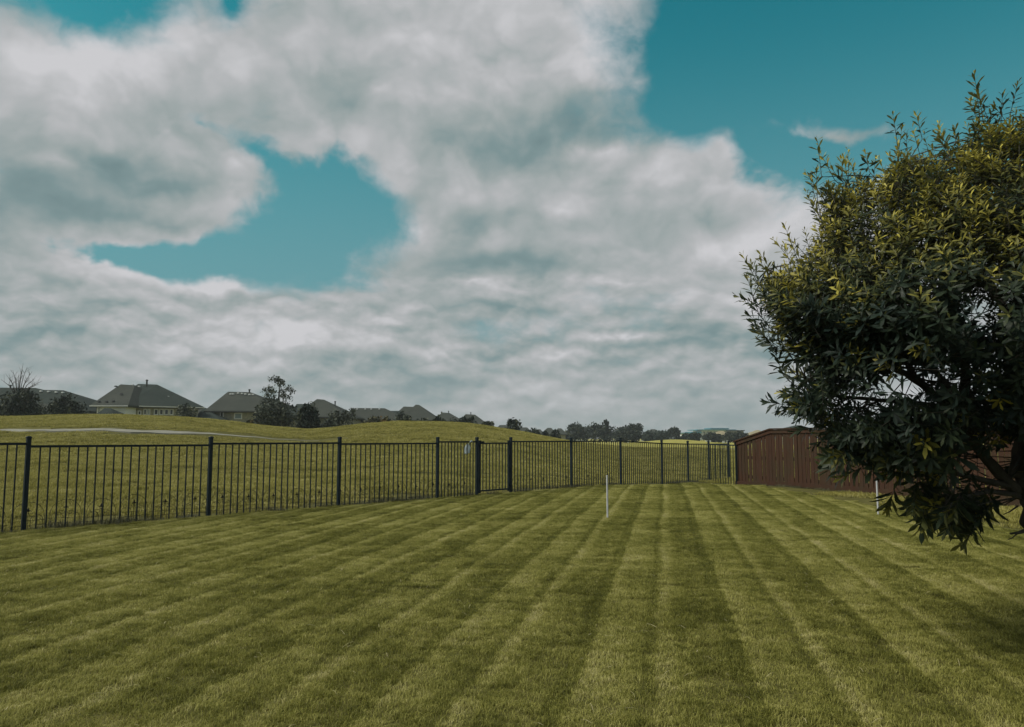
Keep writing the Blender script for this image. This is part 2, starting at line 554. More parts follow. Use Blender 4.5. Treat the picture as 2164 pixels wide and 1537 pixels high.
def lawn_color(t, blade, field=False):
    """colour of grass at the world position; blade = per-blade random value socket"""
    p = t.new('ShaderNodeNewGeometry').outputs['Position']
    x, y, z = t.sep(p)[:3]
    flat = t.comb(x, y, 0.0)
    big = t.noise(flat, 0.35, 4, 0.6)
    mid = t.noise(flat, 2.6, 4, 0.6)
    fine = t.noise(flat, 11.0, 3, 0.6)
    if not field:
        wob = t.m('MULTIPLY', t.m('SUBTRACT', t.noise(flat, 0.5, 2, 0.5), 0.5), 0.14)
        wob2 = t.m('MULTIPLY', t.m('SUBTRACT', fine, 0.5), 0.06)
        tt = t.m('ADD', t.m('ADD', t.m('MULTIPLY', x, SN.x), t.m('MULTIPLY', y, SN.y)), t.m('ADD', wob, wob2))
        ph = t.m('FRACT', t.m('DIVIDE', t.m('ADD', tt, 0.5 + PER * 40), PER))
        # light and shade of the bent nap painted in, with pale clippings: pale after the wheel crease, another pale trace mid-way, dull band before the next crease
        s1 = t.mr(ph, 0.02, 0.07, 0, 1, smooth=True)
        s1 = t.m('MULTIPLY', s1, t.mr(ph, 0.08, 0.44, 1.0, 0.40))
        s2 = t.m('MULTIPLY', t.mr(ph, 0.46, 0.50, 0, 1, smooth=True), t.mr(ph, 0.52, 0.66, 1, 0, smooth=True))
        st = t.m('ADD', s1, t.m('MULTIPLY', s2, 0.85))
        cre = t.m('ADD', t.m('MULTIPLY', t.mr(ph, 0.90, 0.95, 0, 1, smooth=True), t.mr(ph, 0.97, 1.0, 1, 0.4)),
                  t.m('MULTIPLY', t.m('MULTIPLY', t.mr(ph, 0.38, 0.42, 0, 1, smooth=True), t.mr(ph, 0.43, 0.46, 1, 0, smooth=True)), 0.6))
    else:
        st = t.mr(t.noise(t.comb(t.m('MULTIPLY', x, 0.35), y, 0.0), 0.9, 4, 0.6), 0.35, 0.65, 0.15, 0.85)
        cre = 0.0
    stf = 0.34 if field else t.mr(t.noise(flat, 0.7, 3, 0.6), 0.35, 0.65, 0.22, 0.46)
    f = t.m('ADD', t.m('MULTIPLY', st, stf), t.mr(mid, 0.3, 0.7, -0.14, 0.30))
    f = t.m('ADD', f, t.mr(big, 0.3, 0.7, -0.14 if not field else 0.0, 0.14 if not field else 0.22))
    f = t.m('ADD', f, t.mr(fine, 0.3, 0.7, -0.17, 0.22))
    if field:
        stk = t.noise(t.comb(t.m('MULTIPLY', x, 0.55), t.m('MULTIPLY', y, 1.5), 0.0), 2.2, 5, 0.7)
        f = t.m('ADD', f, t.mr(stk, 0.35, 0.68, -0.14, 0.26))
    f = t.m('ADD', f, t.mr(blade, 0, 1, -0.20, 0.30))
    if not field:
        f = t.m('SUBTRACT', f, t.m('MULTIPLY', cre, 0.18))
    rp = t.new('ShaderNodeValToRGB')
    t.put(rp.inputs[0], f)
    c = rp.color_ramp
    c.elements[0].position = 0.0
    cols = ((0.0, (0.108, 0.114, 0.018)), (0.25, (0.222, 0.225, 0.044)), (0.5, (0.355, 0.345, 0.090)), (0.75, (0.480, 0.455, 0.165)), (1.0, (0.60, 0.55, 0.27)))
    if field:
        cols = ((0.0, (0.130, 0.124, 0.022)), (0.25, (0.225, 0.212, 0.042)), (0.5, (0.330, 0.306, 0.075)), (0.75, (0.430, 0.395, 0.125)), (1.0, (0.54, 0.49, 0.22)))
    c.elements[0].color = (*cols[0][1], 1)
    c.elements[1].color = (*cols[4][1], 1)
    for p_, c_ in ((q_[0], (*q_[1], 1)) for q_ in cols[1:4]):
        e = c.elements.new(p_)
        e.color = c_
    return rp.outputs[0]


def grass_mat(name, field):
    m, t, b = mat_new(name)
    at_ = t.new('ShaderNodeAttribute', attribute_name='rnd')
    c = lawn_color(t, at_.outputs['Fac'], field)
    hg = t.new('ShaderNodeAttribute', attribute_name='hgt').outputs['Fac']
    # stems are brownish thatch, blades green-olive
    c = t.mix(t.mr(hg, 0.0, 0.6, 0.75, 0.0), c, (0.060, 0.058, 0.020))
    t.put(b.inputs['Base Color'], c)
    b.inputs['Roughness'].default_value = 0.62
    b.inputs['Specular IOR Level'].default_value = 0.22
    tr = t.new('ShaderNodeBsdfTranslucent')
    t.put(tr.inputs[0], c)
    mx = t.new('ShaderNodeMixShader')
    mx.inputs[0].default_value = 0.35
    t.l.new(b.outputs[0], mx.inputs[1])
    t.l.new(tr.outputs[0], mx.inputs[2])
    t.l.new(mx.outputs[0], t.n['Material Output'].inputs[0])
    return m


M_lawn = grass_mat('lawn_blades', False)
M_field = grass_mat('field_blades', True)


def ground_mat():
    m, t, b = mat_new('turf_soil')
    p = t.new('ShaderNodeNewGeometry').outputs['Position']
    n = t.noise(p, 2.5, 4, 0.6)
    g = lawn_color(t, 0.55, True)
    dist = t.vm('LENGTH', p)
    far = t.mr(dist, 40.0, 75.0, 0.0, 1.0, smooth=True)
    soil = t.mix(t.mr(n, 0.35, 0.7), (0.07, 0.07, 0.022), (0.13, 0.12, 0.042))
    t.put(b.inputs['Base Color'], t.mix(far, soil, t.mix(0.15, g, (0.10, 0.11, 0.03))))
    b.inputs['Roughness'].default_value = 1.0
    b.inputs['Specular IOR Level'].default_value = 0.05
    bp = t.new('ShaderNodeBump')
    bp.inputs['Strength'].default_value = 0.8
    bp.inputs['Distance'].default_value = 0.12
    t.put(bp.inputs['Height'], t.noise(t.vm('MULTIPLY', p, (0.5, 1.0, 1.0)), 2.2, 6, 0.7))
    t.l.new(bp.outputs[0], b.inputs['Normal'])
    return m


M_ground = ground_mat()

# ------------------------------------------------------------------ terrain
FD = Vector((0.66, 0.751)).normalized()              # run of the metal fence
PA = on_plane(61, 1122).to_2d()                              # foot of the nearest visible post
FN = Vector((FD.y, -FD.x))                           # towards the yard


def smooth(a, b, x):
    t = np.clip((x - a) / (b - a), 0, 1)
    return t * t * (3 - 2 * t)


def crest_h(px, row, Y):
    return at(px, row, Y).z


crest_px = [-2500, -600, -200, 0, 120, 250, 400, 500, 600, 655, 710, 760, 850, 920, 1000, 1060, 1120, 1190, 1260, 1320, 1500, 4000]
crest_row = [880, 885, 884, 881, 877, 876, 883, 893, 904, 907.5, 902, 897, 893, 893, 899, 907, 917, 930, 940, 946, 950, 952]
CRY = 52.0
crest_z = [CH + (HOR - r_) / F * CRY for r_ in crest_row]
vr = np.random.default_rng(3)
_ph = vr.uniform(0, 6.28, (24, 2))
_k = [(math.cos(a) * f, math.sin(a) * f) for a, f in zip(vr.uniform(0, 6.28, 24), np.geomspace(0.25, 5.5, 24))]


def lumps(x, y):
    s = 0
    for i, (a, b) in enumerate(_k):
        fr = math.hypot(a, b)
        s = s + np.sin(a * x + b * y + _ph[i, 0]) * np.cos(b * x * 0.7 - a * y * 0.8 + _ph[i, 1]) * 0.030 / fr ** 0.6
    return s


def height(x, y):
    x = np.asarray(x, float)
    y = np.asarray(y, float)
    ys = np.where(y < 1.0, 1.0, y)
    px = CX + F * x / ys
    cz = np.interp(px, crest_px, crest_z)
    # distance behind the fence line, measured along the view
    sfen = (x - PA.x) * FN.x + (y - PA.y) * FN.y          # >0 inside the yard
    den_ = (x / ys) * FN.x + FN.y
    yf = (PA.x * FN.x + PA.y * FN.y) / np.where(np.abs(den_) < 1e-3, 1e-3, den_)
    yf = np.clip(yf, 4.0, 30.0)
    yf = np.where(px > 1500, 24.0, yf)
    t = np.clip((y - yf) / (CRY - yf), 0, 1)
    # an even rise with a shallow bench where the path runs, then the crest
    rise = 0.62 * t + 0.38 * smooth(0.35, 1.0, t)
    h = cz * rise
    back = smooth(CRY + 1, CRY + 26, y)
    base = 0.7 * (1 - smooth(900, 1300, px)) + 0.05
    h = np.where(y > CRY, cz * (1 - back) + base * back, h)
    # low far hill on the right
    h = h + 0.98 * np.exp(-((px - 1425) / 88.0) ** 2) * np.exp(-((y - 150) / 28.0) ** 2) * (y > 60)
    h = np.where(y > 80, h * (1 - smooth(90, 260, y)) + np.where(px > 1150, h, 0.05) * smooth(90, 260, y), h)
    # the yard itself dips a little towards its far right corner
    dip = -0.13 * smooth(19.5, 23.0, y) * (1 - smooth(40, 60, y)) * smooth(0.5, 4.0, x)
    h = h + dip
    out = smooth(0.2, 3.0, -sfen) * np.where(y > 2, 1, 0)
    h = h + lumps(x, y) * 0.50 * out * np.clip(1.2 - y / 120, 0, 1)
    h = h * smooth(1.0, 6.0, y)
    return h


def gz(x, y):
    return float(height(x, y))


# polar sheet: fine where the camera looks
angs = np.concatenate([np.linspace(-180, -48, 34)[:-1], np.linspace(-48, 48, 640), np.linspace(48, 180, 34)[1:-1]])
rads = np.concatenate([[0.4, 1, 2, 3, 4, 5, 6, 7, 8], np.arange(9, 62, 0.22), np.geomspace(62, 400, 90)[1:], [600, 1000, 1800, 3500]])
A_, R_ = np.meshgrid(np.radians(angs), rads, indexing='ij')
GX, GY = R_ * np.sin(A_), R_ * np.cos(A_)
GZ = height(GX, GY)
na, nr = GX.shape
V = np.stack([GX.ravel(), GY.ravel(), GZ.ravel()], 1)
V = np.vstack([V, [[0, 0, 0]]])
ia, ir = np.meshgrid(np.arange(na), np.arange(nr - 1), indexing='ij')
ja = (ia + 1) % na
quads = np.stack([ia * nr + ir, ia * nr + ir + 1, ja * nr + ir + 1, ja * nr + ir], -1).reshape(-1, 4)
ctr = len(V) - 1
me = np_mesh('ground', V, quads)
bm = bmesh.new()
bm.from_mesh(me)
bm.verts.ensure_lookup_table()
for i in range(na):
    j = (i + 1) % na
    bm.faces.new((bm.verts[ctr], bm.verts[i * nr], bm.verts[j * nr]))
bmesh.ops.recalc_face_normals(bm, faces=bm.faces)
bm.to_mesh(me)
bm.free()
if me.polygons[10].normal.z < 0:
    me.flip_normals()
me.polygons.foreach_set('use_smooth', [True] * len(me.polygons))
tag(link('ground', me, None, M_ground), 'grassy ground rolling from the mown yard up to the low hills', 'ground', kind='structure')


# paths (a raised sheet with a kerb-like thickness, following the terrain)
def path_strip(name, pts, width, label, lift=0.03, taper=None):
    mb = MB()
    L = []
    P_ = []
    for i in range(len(pts) - 1):
        a, b = Vector(pts[i]), Vector(pts[i + 1])
        for k in range(14):
            P_.append(a.lerp(b, k / 14))
    P_.append(Vector(pts[-1]))
    for i, p in enumerate(P_):
        d = (P_[min(i + 1, len(P_) - 1)] - P_[max(i - 1, 0)]).normalized()
        n = Vector((-d.y, d.x))
        wd_ = width * (1 if taper is None else max(0.12, min(1, (len(P_) - 1 - i) / taper)))
        a, b = p + n * wd_ / 2, p - n * wd_ / 2
        zc = gz(*p) + lift
        zA, zB = max(gz(*a), zc - 0.06) + 0.01, max(gz(*b), zc - 0.06) + 0.01
        L += [(a.x, a.y, zA), (b.x, b.y, zB), (a.x, a.y, zA - 0.2), (b.x, b.y, zB - 0.2)]
    fs = []
    for i in range(len(P_) - 1):
        o, q = i * 4, i * 4 + 4
        fs += [(o, q, q + 1, o + 1), (o, o + 2, q + 2, q), (o + 1, q + 1, q + 3, o + 3)]
    mb.add(L, fs)
    return tag(mb.build(name, M_conc), label, 'path', kind='structure')


def ground_pt(px, row, y0=12.0, y1=120.0):
    """first place where the sight line meets the terrain"""
    d = ray(px, row)
    prev = None
    for yy in np.arange(y0, y1, 0.25):
        p = Vector((0, 0, CH)) + d * (yy / d.y)
        if p.z <= gz(p.x, p.y):
            return Vector((p.x, p.y))
    return None


pp = []
for px_, row_ in ((-160, 909), (0, 910), (150, 911), (290, 914), (400, 917.5), (470, 919.5)):
    d = ray(px_, row_)
    q = ground_pt(px_, row_, 20, 51)
    if q is None:
        q = Vector((d.x / d.y * 40, 40))
    pp.append(q)
pp.append(pp[-1] + Vector((4.5, 1.2)))
print('path', [tuple(round(c, 1) for c in q) for q in pp])
path_strip('path', pp, 1.25, 'pale concrete path crossing the grass bank on the left', 0.03, 34)
pr = [on_plane(px_, row_, 0.12) for px_, row_ in ((1330, 955.5), (1430, 957), (1560, 960.5), (1700, 964))]
path_strip('path', [(p.x, p.y) for p in pr], 1.5, 'thin pale path seen through the far end of the metal fence', 0.10)


# ------------------------------------------------------------------ grass (geometry nodes over small tussock meshes)
def blade_patch(name, size, n, hmin, hmax, wmin, wmax, lean, seed, leanrand=0.55, curl=0.5, squash=None):
    g = np.random.default_rng(seed)
    x = g.uniform(-size / 2, size / 2, n)
    y = g.uniform(-size / 2, size / 2, n)
    # clumpy height
    cl = 0.5 + 0.5 * np.sin(x * 31 + seed) * np.cos(y * 27 + seed * 2) + 0.35 * np.sin(x * 73 - y * 41 + seed)
    h = g.uniform(hmin, hmax, n) * (0.78 + 0.32 * np.clip(cl, 0, 1.3))
    w = g.uniform(wmin, wmax, n)
    th = g.uniform(0, 2 * np.pi, n)
    ldir = np.stack([np.cos(th), np.sin(th)], 1) * (g.uniform(0, leanrand, n))[:, None]
    ldir[:, 1] += lean * g.uniform(0.4, 1.2, n)
    a = g.uniform(0, 2 * np.pi, n)
    wx, wy = np.cos(a) * w / 2, np.sin(a) * w / 2
    base = np.stack([x, y, np.full(n, -0.012)], 1)
    side = np.stack([wx, wy, np.zeros(n)], 1)
    p1 = base + np.stack([ldir[:, 0] * h * 0.45, ldir[:, 1] * h * 0.45, h * 0.60 + 0.012], 1)
    p2 = base + np.stack([ldir[:, 0] * h * (1 + curl), ldir[:, 1] * h * (1 + curl),
                          h * (1 - 0.25 * np.clip(np.hypot(ldir[:, 0], ldir[:, 1]), 0, 1.5)) + 0.012], 1)
    Vv = np.stack([base - side, base + side, p1 + side * 0.8, p1 - side * 0.8, p2], 1).reshape(-1, 3)
    b = np.arange(n)[:, None] * 5
    tri = np.concatenate([b + [0, 1, 2], b + [0, 2, 3], b + [3, 2, 4]], 1).reshape(-1, 3)
    r_ = np.repeat(g.uniform(0, 1, n), 5)
    hg = np.tile([0, 0, 0.6, 0.6, 1.0], n)
    return np_mesh(name, Vv, tri, {'rnd': r_, 'hgt': hg})


def scatter(name, P, rot, scl, idx, meshes, mat, label, cat):
    """one object whose points carry copies of the given small meshes"""
    me = bpy.data.meshes.new(name)
    me.vertices.add(len(P))
    me.vertices.foreach_set('co', np.ascontiguousarray(P, np.float32).ravel())
    a = me.attributes.new('rot', 'FLOAT_VECTOR', 'POINT')
    a.data.foreach_set('vector', np.ascontiguousarray(rot, np.float32).ravel())
    a = me.attributes.new('scl', 'FLOAT_VECTOR', 'POINT')
    a.data.foreach_set('vector', np.ascontiguousarray(scl, np.float32).ravel())
    a = me.attributes.new('idx', 'INT', 'POINT')
    a.data.foreach_set('value', np.ascontiguousarray(idx, np.int32))
    o = link(name, me, None, mat)
    src = bpy.data.collections.new(name + '_tussocks')
    for i, m_ in enumerate(meshes):
        m_.materials.append(mat)
        so = bpy.data.objects.new('%s_tussock_%02d' % (name, i), m_)
        src.objects.link(so)
    ng = bpy.data.node_groups.new(name + '_nodes', 'GeometryNodeTree')
    ng.interface.new_socket('Geometry', in_out='INPUT', socket_type='NodeSocketGeometry')
    ng.interface.new_socket('Geometry', in_out='OUTPUT', socket_type='NodeSocketGeometry')
    N = ng.nodes
    gi, go = N.new('NodeGroupInput'), N.new('NodeGroupOutput')
    ci = N.new('GeometryNodeCollectionInfo')
    ci.inputs['Collection'].default_value = src
    ci.inputs['Separate Children'].default_value = True
    ci.inputs['Reset Children'].default_value = True
    ip = N.new('GeometryNodeInstanceOnPoints')
    ip.inputs['Pick Instance'].default_value = True

    def attr(nm, dt):
        q = N.new('GeometryNodeInputNamedAttribute')
        q.data_type = dt
        q.inputs['Name'].default_value = nm
        return q.outputs['Attribute']
    Lk = ng.links
    Lk.new(gi.outputs[0], ip.inputs['Points'])
    Lk.new(ci.outputs[0], ip.inputs['Instance'])
    Lk.new(attr('idx', 'INT'), ip.inputs['Instance Index'])
    Lk.new(attr('rot', 'FLOAT_VECTOR'), ip.inputs['Rotation'])
    Lk.new(attr('scl', 'FLOAT_VECTOR'), ip.inputs['Scale'])
    Lk.new(ip.outputs[0], go.inputs[0])
    md = o.modifiers.new('tussocks', 'NODES')
    md.node_group = ng
    return tag(o, label, cat, kind='stuff')


WF = [(6.30, 21.7), (9.2, 13.8)]                         # wood fence line


def inside_yard(x, y, m=0.0):
    s1 = (x - PA.x) * FN.x + (y - PA.y) * FN.y > m
    dxw, dyw = WF[1][0] - WF[0][0], WF[1][1] - WF[0][1]
    s2 = ((x - WF[0][0]) * dyw - (y - WF[0][1]) * dxw) / math.hypot(dxw, dyw) > m
    # the short return of the fence
    ax, ay, bx, by = RK[0][0], RK[0][1], WF[0][0], WF[0][1]
    s3 = ((x - ax) * (by - ay) - (y - ay) * (bx - ax)) / math.hypot(bx - ax, by - ay) > m
    return s1 & s2 & s3


PK = None
RK = [(PA.x + FD.x * 0, PA.y)]


def fence_at(px):
    """point of the metal fence line seen in the column px (ground level)"""
    u = ray(px, HOR)
    k = u.x / u.y
    # PA + s*FD with x/y = k
    s = (k * PA.y - PA.x) / (FD.x - k * FD.y)
    return Vector((PA.x + FD.x * s, PA.y + FD.y * s)), s


PJ, SJ = fence_at(1453)
RK[0] = (fence_at(1490)[0].x, fence_at(1490)[0].y)

# lawn: small squares laid along the mowing runs; the nap leans away, stands, then leans back across each run
cell = PER / 3
lms = []
for q_, ln in enumerate((+0.40, +0.25, +0.08)):
    lms += [blade_patch('tuft', cell * 1.36, 2300, 0.012, 0.029, 0.0019, 0.0036, ln, 20 + i + 10 * q_, 1.25) for i in range(4)]
pts, rots, scls, ids = [], [], [], []
lr = np.random.default_rng(5)
for it in range(-90, 90):
    off = lr.uniform(0, 1)
    for js in range(6, 112):
        tcen = -0.5 + (it + 0.5) * cell + lr.uniform(-0.03, 0.03)
        scen = (js + off + lr.uniform(-0.12, 0.12)) * cell
        x = SN.x * tcen + SD.x * scen
        y = SN.y * tcen + SD.y * scen
        if y < 2.2 or abs(x) > y * 0.78 + 0.8 or not inside_yard(np.float64(x), np.float64(y), 0.02):
            continue
        kind = it % 3
        if lr.random() < 0.22:
            kind = int(lr.integers(0, 3))
        pts.append((x, y, gz(x, y) + lr.uniform(-0.001, 0.004)))
        wv_ = math.sin(x * 2.9 + 1.3 * math.sin(y * 2.1)) * math.cos(y * 4.3 + 1.7 * math.sin(x * 1.7))
        rots.append((lr.normal(0, 0.028), lr.normal(0, 0.028), -R(11.3) + lr.uniform(-0.45, 0.45)))
        scls.append((lr.choice([-1, 1]), 1.0, lr.uniform(0.82, 1.12) * (1 + 0.14 * wv_)))
        ids.append(kind * 4 + lr.integers(0, 4))
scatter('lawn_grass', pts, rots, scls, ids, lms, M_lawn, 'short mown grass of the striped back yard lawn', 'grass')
print('lawn patches', len(pts))

# dry clippings and stray stalks lying on the lawn
cpr = np.random.default_rng(77)
ncl = 1500
cy_ = 2.6 + 17.5 * cpr.uniform(0, 1, ncl) ** 0.8
cx_ = cpr.uniform(-0.75, 0.75, ncl) * cy_
okc = inside_yard(cx_, cy_, 0.1)
cx_, cy_ = cx_[okc], cy_[okc]
ncl = len(cx_)
ca_ = cpr.uniform(0, 6.283, ncl)
cl_ = cpr.uniform(0.015, 0.05, ncl) * 0.8
cz_ = height(cx_, cy_) + cpr.uniform(0.016, 0.034, ncl)
u1 = np.stack([np.cos(ca_) * cl_, np.sin(ca_) * cl_, cpr.uniform(-0.25, 0.35, ncl) * cl_], 1)
w1 = np.stack([-np.sin(ca_), np.cos(ca_), np.zeros(ncl)], 1) * cpr.uniform(0.0008, 0.0016, ncl)[:, None]
c0 = np.stack([cx_, cy_, cz_], 1)
md_ = c0 + np.array([0, 0, 0.006])
CV = np.stack([c0 - u1 - w1, c0 - u1 + w1, md_ + w1, md_ - w1, c0 + u1 + w1 * .4, c0 + u1 - w1 * .4], 1).reshape(-1, 3)
bI = np.arange(ncl)[:, None] * 6
CF = np.concatenate([bI + [0, 1, 2, 3], bI + [3, 2, 4, 5]], 1).reshape(-1, 4)
M_straw = wear_mat('dry_straw', (0.46, 0.41, 0.24), (0.30, 0.28, 0.14), 3, 0.8, 0.0, 10, 0.2)
tag(link('clippings', np_mesh('clippings', CV, CF), None, M_straw), 'pale dry clippings and stalks strewn over the mown lawn', 'clippings', kind='stuff')

# rougher grass of the open field
fm = [blade_patch('tuft', 1.05, 1500, 0.03, 0.085, 0.006, 0.013, 0.25, 60 + i, 0.9, 0.4) for i in range(5)]
fm2 = [blade_patch('tuft', 1.1, 620, 0.03, 0.09, 0.014, 0.030, 0.25, 80 + i, 0.9, 0.4) for i in range(4)]
pts, rots, scls, ids = [], [], [], []
lr = np.random.default_rng(6)
yy = 6.0
while yy < 62:
    st = 0.9
    xs = np.arange(-(yy * 0.74 + 2), min(yy * 0.74 + 3, 17), st)
    for x in xs:
        x = x + lr.uniform(-0.1, 0.1)
        y = yy + lr.uniform(-0.1, 0.1)
        if inside_yard(np.float64(x), np.float64(y), -0.5):
            continue
        if abs(x - (6.30 + (21.7 - y) * 0.367)) < 0.45 and y < 22.5:
            continue
        pd = min((Vector((x, y)) - q).length for q in (pp[i].lerp(pp[i + 1], k / 6) for i in range(len(pp) - 1) for k in range(7))) if x < 0 and y > 28 else 9
        if pd < 1.25:
            continue
        pts.append((x, y, gz(x, y)))
        gx_, gy_ = (gz(x + .4, y) - gz(x - .4, y)) / .8, (gz(x, y + .4) - gz(x, y - .4)) / .8
        q = Vector((0, 0, 1)).rotation_difference(Vector((-gx_, -gy_, 1))) @ Quaternion((0, 0, 1), lr.uniform(-0.6, 0.6))
        rots.append(tuple(q.to_euler()))
        scls.append((1, 1, lr.uniform(0.6, 1.25)))
        ids.append(lr.integers(0, 5) if yy < 26 else 5 + lr.integers(0, 4))
    yy += st
scatter('field_grass', pts, rots, scls, ids, fm + fm2, M_field, 'rough pale olive grass of the open field beyond the metal fence', 'grass')
print('field patches', len(pts))


# ------------------------------------------------------------------ metal fence
PH, RH, HW = 1.225, 1.165, 0.026          # post height, rail height, half post width
FANG = math.atan2(FD.y, FD.x)


def shared(name, builder, mat, cache={}):
    if name not in cache:
        mb = MB()
        builder(mb)
        me = mb.mesh(name)
        me.materials.append(mat)
        cache[name] = me
    return cache[name]


def picket_mesh(mb):
    mb.box((0, 0, RH / 2 - 0.03), (0.016, 0.016, RH + 0.06))


def post_mesh(mb):
    mb.box((0, 0, PH / 2 - 0.1), (2 * HW, 2 * HW, PH + 0.2))


def cap_mesh(mb):
    mb.box((0, 0, 0.008), (2 * HW + 0.010, 2 * HW + 0.010, 0.018))
    mb.box((0, 0, 0.0225), (2 * HW + 0.004, 2 * HW + 0.004, 0.012), taper=0.55)


def put(name, me, parent, loc, rz=0.0, scale=None, rot=None):
    o = link(name, me, parent)
    o.location = loc
    o.rotation_euler = rot or (0, 0, rz)
    if scale:
        o.scale = scale
    return o


fr = random.Random(4)


def add_post(root, p, ang, z):
    po = put('post', shared('post', post_mesh, M_metal), root, (p.x, p.y, z), ang)
    put('post_cap', shared('post_cap', cap_mesh, M_metal), po, (0, 0, PH))
    return po


def add_panel(root, a, b, ang, n, za, zb, rail_drop=0.0, sc_h=1.0, gap=0.0):
    d = (b - a)
    u = d.normalized()
    a2, b2 = a + u * (HW + gap), b - u * (HW + gap)
    mb = MB()
    for h_, t_ in ((RH - rail_drop, 0.032),):
        A0 = Vector((a2.x, a2.y, za + h_ * sc_h))
        B0 = Vector((b2.x, b2.y, zb + h_ * sc_h))
        w = Vector((-u.y, u.x, 0)) * 0.030
        pl = [A0 - w / 2, B0 - w / 2, B0 + w / 2, A0 + w / 2]
        mb.prism(pl, (0, 0, -t_))
    mb.build('rail', M_metal, root)
    me = shared('picket', picket_mesh, M_metal)
    for i in range(n):
        t = (i + 1) / (n + 1)
        p = a2.lerp(b2, t)
        z = za + (zb - za) * t
        put('picket', me, root, (p.x, p.y, z), ang, (1, 1, (RH * sc_h - rail_drop - 0.016) / RH),)
    return


px_posts = [-440, 61, 446, 718, 925, 1008, 1079.5, 1207, 1311, 1398, 1453, 1497, 1539]
# posts: the feet lie on the fence line; photo columns are those of the post tops
fp = [fence_at(p)[0] for p in px_posts]
print('post gaps', [round((fp[i + 1] - fp[i]).length, 2) for i in range(len(fp) - 1)])
fence_l = empty('metal_fence', (fp[1].x, fp[1].y, 0))
tag(fence_l, 'long black metal picket fence left of the gate with square posts', 'fence')
fence_r = empty('metal_fence', (fp[6].x, fp[6].y, 0))
tag(fence_r, 'black metal picket fence right of the gate running to the far corner', 'fence')


def loc(root, p):
    return Vector((p.x - root.location.x, p.y - root.location.y))


zs = [gz(p.x, p.y) if i < 8 else [0, -0.0, -0.075, -0.10, -0.11, -0.11][i - 7] for i, p in enumerate(fp)]
npk = {0: 20, 1: 20, 2: 20, 3: 20, 4: 11, 6: 20, 7: 20, 8: 20, 9: 13, 10: 11, 11: 11}
top_off = {0: 0, 1: 0.035, 2: 0.012, 3: 0.03, 4: 0, 6: 0.0, 7: 0.0, 8: 0.0, 9: 0.0, 10: 0.0, 11: 0.0}
for i in range(len(fp)):
    root = fence_l if i <= 5 else fence_r
    add_post(root, loc(root, fp[i]), FANG, zs[i])
for i in npk:
    root = fence_l if i <= 4 else fence_r
    add_panel(root, loc(root, fp[i]), loc(root, fp[i + 1]), FANG, npk[i], zs[i], zs[i + 1], top_off[i])

# gate between the posts at 1008 and 1079
ga, gb = fp[5], fp[6]
gate = empty('metal_gate', (ga.x, ga.y, 0))
tag(gate, 'narrow black metal picket gate hung between two posts, latch on its left stile', 'gate')
u = (gb - ga).normalized()
gl = (gb - ga).length
za = zs[5]
o0, o1 = 0.085, gl - 0.075
for k, s_ in enumerate((o0, o1)):
    mb = MB()
    mb.box((u.x * s_, u.y * s_, za + 0.04 + 0.56), (0.042, 0.042, 1.125), FANG)
    mb.box((u.x * s_, u.y * s_, za + 1.170), (0.046, 0.046, 0.014), FANG)
    mb.build('stile', M_metal, gate)
for h_ in (1.115, 0.085):
    mb = MB()
    mid = (o0 + o1) / 2
    mb.box((u.x * mid, u.y * mid, za + h_), (o1 - o0 - 0.044, 0.030, 0.032), FANG)
    mb.build('rail', M_metal, gate)
for i in range(8):
    s_ = o0 + (o1 - o0) * (i + 1) / 9
    mb = MB()
    mb.box((u.x * s_, u.y * s_, za + 0.60), (0.016, 0.016, 0.996), FANG)
    mb.build('picket', M_metal, gate)
for h_ in (1.02, 0.78, 0.16):
    mb = MB()
    s_ = o1 + 0.033
    mb.box((u.x * s_ + FN.x * 0.012, u.y * s_ + FN.y * 0.012, za + h_), (0.034, 0.05, 0.045), FANG)
    mb.build('hinge', M_metal, gate)
mb = MB()
s_ = o0 - 0.040
mb.box((u.x * s_ + FN.x * 0.02, u.y * s_ + FN.y * 0.02, za + 1.075), (0.030, 0.055, 0.035), FANG)
mb.box((u.x * (o0 + 0.055) + FN.x * 0.035, u.y * (o0 + 0.055) + FN.y * 0.035, za + 1.135), (0.085, 0.03, 0.05), FANG)
mb.build('latch', M_metal, gate)

# short return running towards the wooden fence
RA = fence_at(1490)[0] + Vector((0.05, -0.12))
RB = Vector((6.28, 21.62))
ret = empty('metal_fence', (RA.x, RA.y, 0))
tag(ret, 'short return of black metal fence joining the corner of the wooden fence', 'fence')
rang = math.atan2(RB.y - RA.y, RB.x - RA.x)
add_post(ret, Vector((RB.x - RA.x, RB.y - RA.y)), rang, -0.12)
add_panel(ret, Vector((0, 0)), Vector((RB.x - RA.x, RB.y - RA.y)), rang, 10, -0.115, -0.12)

# ------------------------------------------------------------------ wire border along the fence foot


def arc(cx, cz, r, a0, a1, n=10):
    return [(cx + r * math.cos(R(a0 + (a1 - a0) * i / n)), 0, cz + r * math.sin(R(a0 + (a1 - a0) * i / n))) for i in range(n + 1)]


